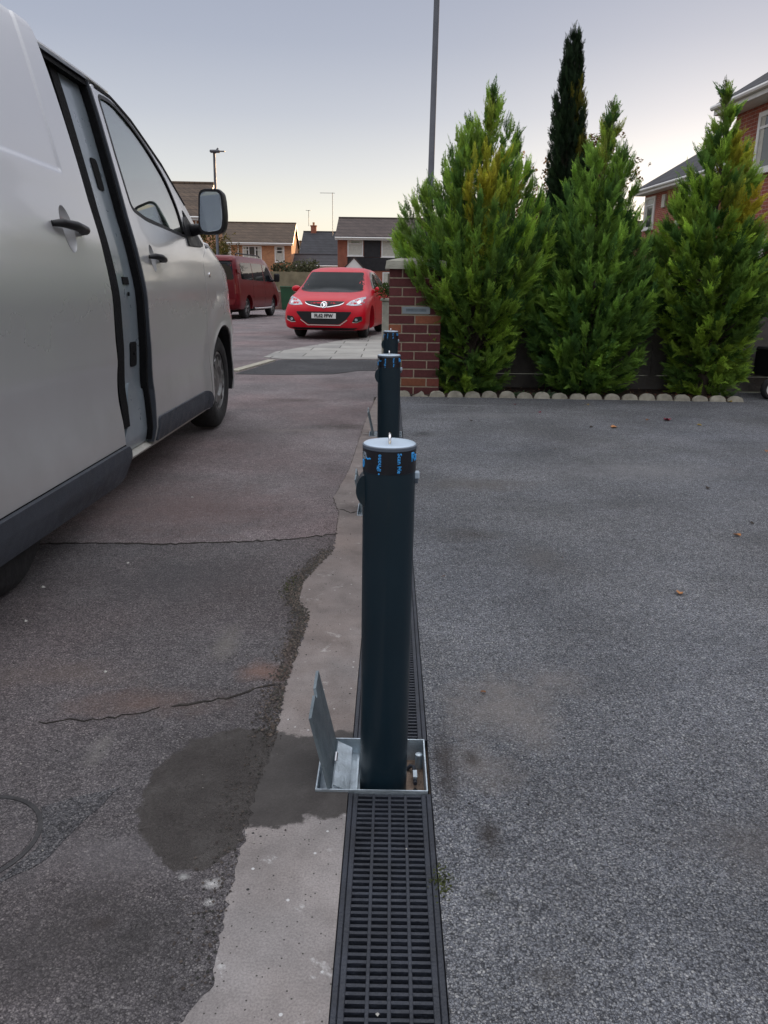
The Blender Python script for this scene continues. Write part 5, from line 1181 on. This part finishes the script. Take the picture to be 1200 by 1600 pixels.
for x in (.45, 2.15): MB().box((x-.05, -1.45, -.5), (x+.05, -1.35, 2.1)).build('porch_post', 'white', t1)
MB().box((.95, -.06, -.2), (1.85, -.004, 2.0)).build('front_door', 'blackclad', t1)
MB().tube([(6.45, -.5, 0), (6.45, -.5, 5.6)], .11, 10).build('flue_pipe', 'copper', t1); MB().lathe([(.17, 5.6), (.19, 5.75), (.08, 5.85)], 12, 'z', (6.45, -.5, 0)).build('flue_cowl', 'copper', t1)
# semi on the left, plain orange brick
t2 = house('brick_house', 'orange brick house with a brown tiled roof, in the middle of the left row', (-19.8, 74.6, 0), R(2.3), 10.5, 8, 4.95, 6.75, 'orange_brick', 'tile_brown',
   [(3.8, 4.95, 3.3, 4.6, (.5,), 0, 0), (6.0, 7.75, 3.25, 4.6, (.33, .66), 0, .3), (8.95, 9.85, 3.2, 4.6, (), 0, .5), (6.0, 8.0, .6, 2.0, (.5,), 0, 0), (9.0, 9.9, .5, 2.1, (), 0, 0)], pipe=5.6, over=.4)
t3 = house('brick_house', 'orange brick gable house at far left above the van door mirror', (-21.68, 44.3, 0), R(3.5), 11.2, 7.5, 4.75, 6.65, 'orange_brick', 'tile_brown',
   [(8.0, 9.9, 3.2, 4.3, (.5,), 0, 0), (3.0, 5.0, 3.2, 4.3, (.5,), 0, 0)], pipe=10.9, over=.4)
t4 = house('bungalow', 'low dark roofed house between the two rows, with one chimney', (-9.9, 88, 0), R(0), 4.4, 9, 4.4, 6.9, 'far_red_brick', 'tile_slate', [(1.0, 3.6, 3.5, 4.1, (.5,), 0, 0)], over=.3)
chimney(t4, 1.0, 4.5, 6.9, .7)
t5 = house('garage', 'low dark flat garage in front of the dark roofed house', (-9.4, 76, 0), 0, 4.8, 5, 3.0, 3.9, 'blackclad', 'tile_slate', over=.3)
t7 = house('far_house', 'small red roofed house far away, seen past the gable of the left row', (-16.5, 118, 0), R(-12), 9, 8, 5.0, 7.4, 'far_red_brick', 'tile_brown', [(5, 7, 3.2, 4.4, (.5,), 0, 0)], over=.3)
# houses on the right, fronts facing the driveway
dW = R(95)   # local x runs away from the camera
def rhouse(x, y, L, eaves, ridge, label, wins, zb=0):
    # local x from far end back to the near end so the front (-y local) faces the camera side
    far = Vector((x, y)); rz = R(-90+5); return house('brick_house', label, (far.x, far.y, 0), rz, L, 8, eaves, ridge, 'red_brick', 'tile_slate', wins, over=.42)
h1 = rhouse(7.55, 18.75, 16, 5.15, 7.6, 'large red brick house at the right edge behind the conifers', [(1.05, 2.05, 3.45, 4.62, (), 0, 0), (5.2, 7.0, 3.4, 4.6, (.5,), 0, 0), (5.0, 7.4, .9, 2.3, (.5,), 0, 0), (.9, 1.9, .9, 2.2, (), 0, 0)])
h2 = rhouse(10.95, 35.9, 13, 5.35, 7.7, 'farther red brick house on the right, seen in the gap between two conifers', [(.2, 1.2, 3.6, 4.9, (), 0, 0), (3.35, 5.25, 3.6, 4.95, (.45,), 0, 0), (3.3, 5.2, .9, 2.2, (.45,), 0, 0)])
ab = MB(); ab.bbox((2.55, -.07, 3.75), (2.80, -.003, 4.08), .02); ab.build('alarm_box', 'curtain', h1); MB().bbox((1.95, -.09, 4.35), (2.25, -.003, 4.85), .01).build('vent_box', 'curtain', h2)

# ============================================================= TELEGRAPH, LAMPS, AERIALS
lp = empty('street_lamp', (-6.47, 30, 0), 0, 'slim grey street lamp with a small head behind the maroon van', 'street lamp')
MB().tube([(0, 0, 0), (0, 0, 1.4), (0, 0, 1.42), (.04, 0, 5.62)], [.085, .085, .06, .045], 12).build('post', 'post', lp, 50)
MB().tube([(.04, 0, 5.58), (.16, -.05, 5.64), (.24, -.06, 5.66)], .03, 8).build('bracket', 'post', lp); 
m = MB(); m.bbox((-.10, -.14, 5.60), (.26, .04, 5.69), .03); m.tube([(.14, -.06, 5.68), (.20, -.06, 5.75)], .03, 6); m.box((.24, -.11, 5.63), (.44, -.01, 5.66)); m.build('lamp_head', 'post', lp)
lp = empty('lamp_column', (.72, 16, 0), 0, 'tall dark lamp column running out of the top of the photo above the conifers', 'street lamp')
MB().tube([(0, 0, 0), (0, 0, 1.5), (0, 0, 1.53), (.035, 0, 8.0)], [.09, .09, .062, .050], 14).build('post', 'post', lp, 50)
MB().tube([(.035, 0, 7.95), (.1, -.2, 8.25), (.15, -.9, 8.35)], .035, 8).build('bracket', 'post', lp); MB().bbox((.05, -1.5, 8.28), (.25, -.85, 8.40), .04).build('lamp_head', 'post', lp)
def aerial(loc, h, label, n=7, L=1.0):
    e = empty('roof_aerial', loc, 0, label, 'aerial'); MB().tube([(0, 0, 0), (0, 0, h)], .03, 6).build('mast', 'post', e)
    m = MB(); m.tube([(-L, 0, h-.05), (.25, 0, h-.05)], .022, 5)
    for i in range(n): m.tube([(-L+i*(L+.2)/n, -.22, h-.05), (-L+i*(L+.2)/n, .22, h-.05)], .014, 4)
    m.build('antenna', 'post', e); return e
aerial((-6.35, 87, 6.3), 4.3, 'tall television aerial standing against the sky left of the terraced house', L=1.3)
aerial((-9.4, 92.0, 7.6), 1.7, 'short aerial above the chimney of the dark roofed house', 4, .3)
aerial((-17.0, 79.0, 6.75), 1.3, 'small aerial on the left end of the orange brick roof', 4, .8)

# ============================================================= MIDDLE DISTANCE
fence((-7.4, 40), (-2.2, 41), 1.75, 'pale timber fence beyond the two red vehicles', 'fencefar', .14)
wl_ = MB(); wl_.bbox((0, 0, 0), (5.6, .22, .78), .02); e = empty('low_wall', (-6.4, 37.5, 0), 0, 'low pinkish brick wall beyond the maroon van', 'wall'); wl_.build('wall', 'pink', e); MB().bbox((-.03, -.03, .7805), (5.63, .25, .84), .01).build('coping', 'stonecap', e)
e = empty('wheelie_bin', (-4.75, 36.6, 0), 0, 'green wheelie bin by the low wall between the two red vehicles', 'bin')
m = MB(); m.add([(-.24, -.27, .04), (.24, -.27, .04), (.24, .24, .04), (-.24, .24, .04), (-.29, -.34, .98), (.29, -.34, .98), (.29, .34, .98), (-.29, .34, .98)], [(0,3,2,1),(4,5,6,7),(0,1,5,4),(1,2,6,5),(2,3,7,6),(3,0,4,7)]); m.build('bin_body', 'greenbin', e)
MB().bbox((-.31, -.38, .985), (.31, .38, 1.05), .02).build('lid', 'greenbin', e)
for s in (-1, 1): MB().lathe([(.001, -.03), (.1, -.03), (.1, .03), (.001, .03)], 16, 'x', (s*.26, .28, .1)).build('wheel', 'rubber', e)
broad_tree('garden_shrub', (-4.9, 42.5, 0), 2.2, 1.0, 'loose grey green shrub above the timber fence', 800, ((.05, .055, .025), (.13, .13, .07)), .22, seed=4, cat='shrub', base=.1)
broad_tree('garden_shrub', (-2.9, 44, 0), 1.75, 1.0, 'brownish hedge like shrub behind the roof of the red hatchback', 700, ((.05, .045, .02), (.17, .12, .045)), .2, seed=6, cat='shrub', base=.1)
broad_tree('garden_shrub', (-7.2, 60, 0), 2.0, 1.5, 'low russet shrub below the dark garage', 600, ((.06, .045, .02), (.18, .11, .05)), .26, seed=16, cat='shrub', base=.1)
broad_tree('autumn_tree', (-9.3, 40, 0), 3.5, 1.5, 'yellowing tree just behind the door mirror of the silver van', 1500, ((.045, .05, .012), (.19, .14, .03)), .17, seed=8)
broad_tree('autumn_tree', (-18.9, 84, 0), 8.1, 1.6, 'thin bare topped tree showing above the left end of the orange brick roof', 260, ((.05, .05, .02), (.14, .10, .04)), .28, seed=10)
broad_tree('autumn_tree', (3.6, 18.5, 0), 4.15, 1.3, 'brown leaved tree top behind the gap between the first two conifers', 1500, ((.10, .06, .02), (.26, .15, .05)), .11, seed=14)
broad_tree('bare_tree', (-11.2, 105, 0), 6.6, 1.8, 'brown tree far away between the two rows of houses', 700, ((.07, .05, .025), (.18, .11, .05)), .3, seed=18)
for k_, (x_, y_, h_) in enumerate(((6.5, 44, 5.2), (9.5, 50, 6.0), (13.5, 46, 5.0))):  # unseen trees, added for the side of the maroon van to reflect
    broad_tree('garden_tree', (x_, y_, 0), h_, 2.0, ['round garden tree hidden behind the conifers, nearest of three', 'tallest garden tree hidden behind the conifers', 'garden tree hidden behind the rightmost conifer'][k_], 900, ((.05, .05, .02), (.12, .11, .04)), .3, seed=30+k_)
broad_tree('pot_plant', (-.06, 10.66, .90), .16, .13, 'small green plant on top of the pale gate post', 60, ((.03, .06, .015), (.08, .12, .03)), .05, .008, seed=20, cat='plant')

# low plants and litter in the bed
random.seed(8)
def ivy(loc, r, label, seed):
    global rng; rng = np.random.default_rng(seed); n = 70; e = empty('bed_plant', loc, 0, label, 'plant'); P = np.c_[rng.uniform(-r, r, n), rng.uniform(-.06, .06, n), np.zeros(n)]; D = np.c_[rng.normal(0, 1, n), rng.normal(0, .8, n), rng.uniform(.2, 1, n)]
    leaves('foliage', [np.array([[[0, 0, 0], [.25, 0, .5], [0, 0, 1], [-.25, 0, .5]]], float)], P, D, rng.uniform(.03, .08, n), np.array([mixcol((.03, .06, .03), (.09, .13, .07), rng.random()) for _ in range(n)]), e)
    MB().tube([(0, 0, -.02), (0, 0, .03)], .004, 4).build('stem', 'bark', e)
ivy((1.28, 7.72, .012), .10, 'small grey green plant in the bed right of the first conifer', 2); ivy((1.55, 7.71, .012), .09, 'small low plant in the bed left of the middle conifer', 3)
random.seed(77)
lt = MB()
for _ in range(650):
    x = random.uniform(.1, 3.45); y = random.uniform(7.66, 8.35); a = random.uniform(0, 2*PI); s = random.uniform(.008, .028); t = random.random()
    lt.col = (.20, .07, .04) if t < .35 else ((.10, .05, .03) if t < .8 else (.30, .20, .12)); z = .014+random.uniform(0, .012)
    lt.add([(x, y, z), (x+math.cos(a)*s, y+math.sin(a)*s, z+random.uniform(0, .015)), (x+math.cos(a+1)*s*.8, y+math.sin(a+1)*s*.8, z+random.uniform(0, .012))], [(0, 1, 2)])
tag(lt.build('bed_litter', 'litter'), kind='stuff')
def fallen_leaf(px, py, size, col, label, seed):
    random.seed(seed); x, y = gp(px, py); m = MB(); m.col = col; n = 9; v = [(0, 0, .004)]
    for i in range(n):
        a = 2*PI*i/n; r = size*(.62+.38*math.cos(a))*random.uniform(.7, 1.15); v.append((r*math.cos(a), r*math.sin(a)*.62, .002+abs(math.sin(a))*size*random.uniform(.15, .45)))
    v += [(p[0], p[1], p[2]+.0012) for p in v]; f = [(0, 1+(i+1) % n, 1+i) for i in range(n)]+[(n+1, n+2+i, n+2+(i+1) % n) for i in range(n)]+[(1+i, 1+(i+1) % n, n+2+(i+1) % n, n+2+i) for i in range(n)]
    m.add(v, f); o = m.build('fallen_leaf', 'litter'); o.location = (x, y, .001); o.rotation_euler = (0, 0, random.uniform(0, 6.28)); tag(o, label, 'leaf', 'fallen leaves on the driveway')
OR, BR, DK, RD, YL = (.42, .19, .07), (.16, .07, .03), (.03, .02, .015), (.22, .02, .04), (.36, .26, .06)
for i, (x, y, s, c, lb) in enumerate([(1062, 930, .022, OR, 'orange fallen leaf alone in the middle of the driveway'), (1155, 839, .022, OR, 'orange fallen leaf near the right edge of the driveway'), (1197, 706, .024, OR, 'orange fallen leaf cut by the right edge of the photo'),
    (957, 669, .045, OR, 'largest brown fallen leaf in front of the middle conifer'), (925, 668, .022, DK, 'dark fallen leaf just left of the large brown one'), (1090, 665, .022, YL, 'yellow fallen leaf in front of the right conifer'), (1044, 658, .055, RD, 'dark red crumpled leaf left of the yellow one'),
    (918, 633, .022, YL, 'yellow green leaf close to the edging in front of the middle conifer'), (845, 645, .02, RD, 'small red leaf in front of the first conifer, right one'), (804, 633, .02, RD, 'small red leaf in front of the first conifer, nearest the edging'), (1106, 763, .020, DK, 'dark curled leaf on the right of the driveway'),
    (1172, 818, .014, DK, 'tiny dark leaf above the right orange leaf'), (757, 1084, .009, BR, 'tiny brown leaf on the pale dusty patch right of the bollard'), (1142, 629, .03, YL, 'yellow leaf lying at the end of the edging row'), (736, 658, .02, DK, 'dark speck of leaf below the first conifer'), (1013, 657, .02, BR, 'brown leaf fragment left of the crumpled red leaf'), (1000, 776, .01, (.4, .4, .38), 'tiny pale scrap on the driveway')]):
    fallen_leaf(x, y, s*1.35, c, lb, 100+i)
# wheel of something parked at the right edge
e = empty('garden_trolley', (3.90, 7.86, 0), R(20), 'black wheeled garden trolley mostly out of the photo at the right edge', 'trolley')
for k, (x, y) in enumerate(((-.06, 0), (.5, 0))):
    w = empty('wheel', (x, y, .105)); w.parent = e
    t = MB(); t.lathe([(.066, -.025), (.095, -.03), (.105, -.015), (.105, .015), (.095, .03), (.066, .025), (.066, -.025)], 28, 'y', close=False); t.build('tyre', 'rubber', w, 40)
    t = MB(); t.lathe([(.001, -.02), (.03, -.026), (.055, -.018), (.068, -.022), (.068, .02), (.001, .02)], 24, 'y', close=False); t.build('rim', 'white', w, 40)
MB().tube([(-.06, .0, .105), (.0, .05, .2), (.5, .05, .2), (.5, 0, .105)], .012, 8).build('frame', 'black_trim', e); MB().bbox((0.02, .02, .21), (.6, .35, .5), .02).build('tub', 'black_trim', e)
# loose grit and crumbs of mortar on the ground near the concrete edge
random.seed(15); gt = MB()
def crumb(x, y, s, col):
    gt.col = col; v = []; 
    for dx, dy, dz_ in ((1, 0, 0), (0, 1, 0), (-1, 0, 0), (0, -1, 0), (0, 0, 1)): v.append((x+dx*s*random.uniform(.6, 1.1), y+dy*s*random.uniform(.6, 1.1), .001+dz_*s*random.uniform(.4, .9)))
    gt.add(v, [(0, 1, 4), (1, 2, 4), (2, 3, 4), (3, 0, 4)])
for _ in range(900):
    t = random.random(); i = random.randint(4, 15); a = Vector(edgeL[i]); b = Vector(edgeL[i+1]); p = a.lerp(b, random.random()); crumb(p.x-abs(random.gauss(0, .035)), p.y+random.gauss(0, .03), random.uniform(.0012, .004), random.choice([(.05, .04, .035), (.08, .065, .055), (.03, .03, .025)]))
for _ in range(2600):
    i = random.choice([8, 9, 10, 11, 12, 13, 13, 12]); a = Vector(edgeL[i]); b = Vector(edgeL[i+1]); p = a.lerp(b, random.random()); crumb(p.x-abs(random.gauss(.004, .026)), p.y+random.gauss(0, .02), random.uniform(.0015, .0055), random.choice([(.03, .026, .022), (.05, .042, .034), (.09, .07, .055), (.14, .11, .09), (.06, .06, .05)]))
for _ in range(700): crumb(random.uniform(-1.6, -.16), random.uniform(.8, 5.5), random.uniform(.0012, .0035), random.choice([(.03, .03, .03), (.35, .33, .3), (.14, .12, .11), (.05, .04, .04)]))
for _ in range(500): crumb(random.uniform(.12, 2.2), random.uniform(.8, 6), random.uniform(.0012, .003), random.choice([(.04, .04, .04), (.35, .35, .33), (.2, .18, .16)]))
for _ in range(130):
    x, y = random.uniform(.14, 3.0), random.uniform(1.0, 7.4); a = random.uniform(0, PI); L_ = random.uniform(.006, .022); gt.col = random.choice([(.06, .04, .03), (.16, .08, .04), (.03, .03, .03)]); c_, s_ = math.cos(a)*L_, math.sin(a)*L_
    gt.add([(x, y, .003), (x+c_, y+s_, .004), (x+c_*.5-s_*.12, y+s_*.5+c_*.12, .006)], [(0, 1, 2)])
for p, s in ((gp(67, 918), .011), (gp(40, 971), .009), (gp(200, 880), .008), (gp(590, 1585), .004), (gp(300, 777), .01), (gp(165, 1050), .006), (gp(635, 1327), .003)): crumb(p[0], p[1], s, (.42, .41, .38))
tag(gt.build('loose_grit', 'litter'), kind='stuff')
# moss tufts
global_rng = rng
random.seed(3); mp = []; 
for (px_, py_) in ((452, 915), (458, 905), (446, 925), (692, 1372), (690, 1380)): 
    x, y = gp(px_, py_); mp += [(x+random.gauss(0, .012), y+random.gauss(0, .02)) for _ in range(70)]
n = len(mp); rng = np.random.default_rng(2)
o = leaves('moss', [np.array([[[0, 0, 0], [.3, 0, .5], [0, 0, 1], [-.3, 0, .5]]], float)], np.array([(x, y, 0) for x, y in mp]), np.c_[rng.normal(0, 1, n), rng.normal(0, 1, n), rng.uniform(.3, 1, n)], rng.uniform(.003, .008, n), np.array([mixcol((.05, .06, .02), (.11, .13, .04), rng.random()) for _ in range(n)]), None)
tag(o, kind='stuff')
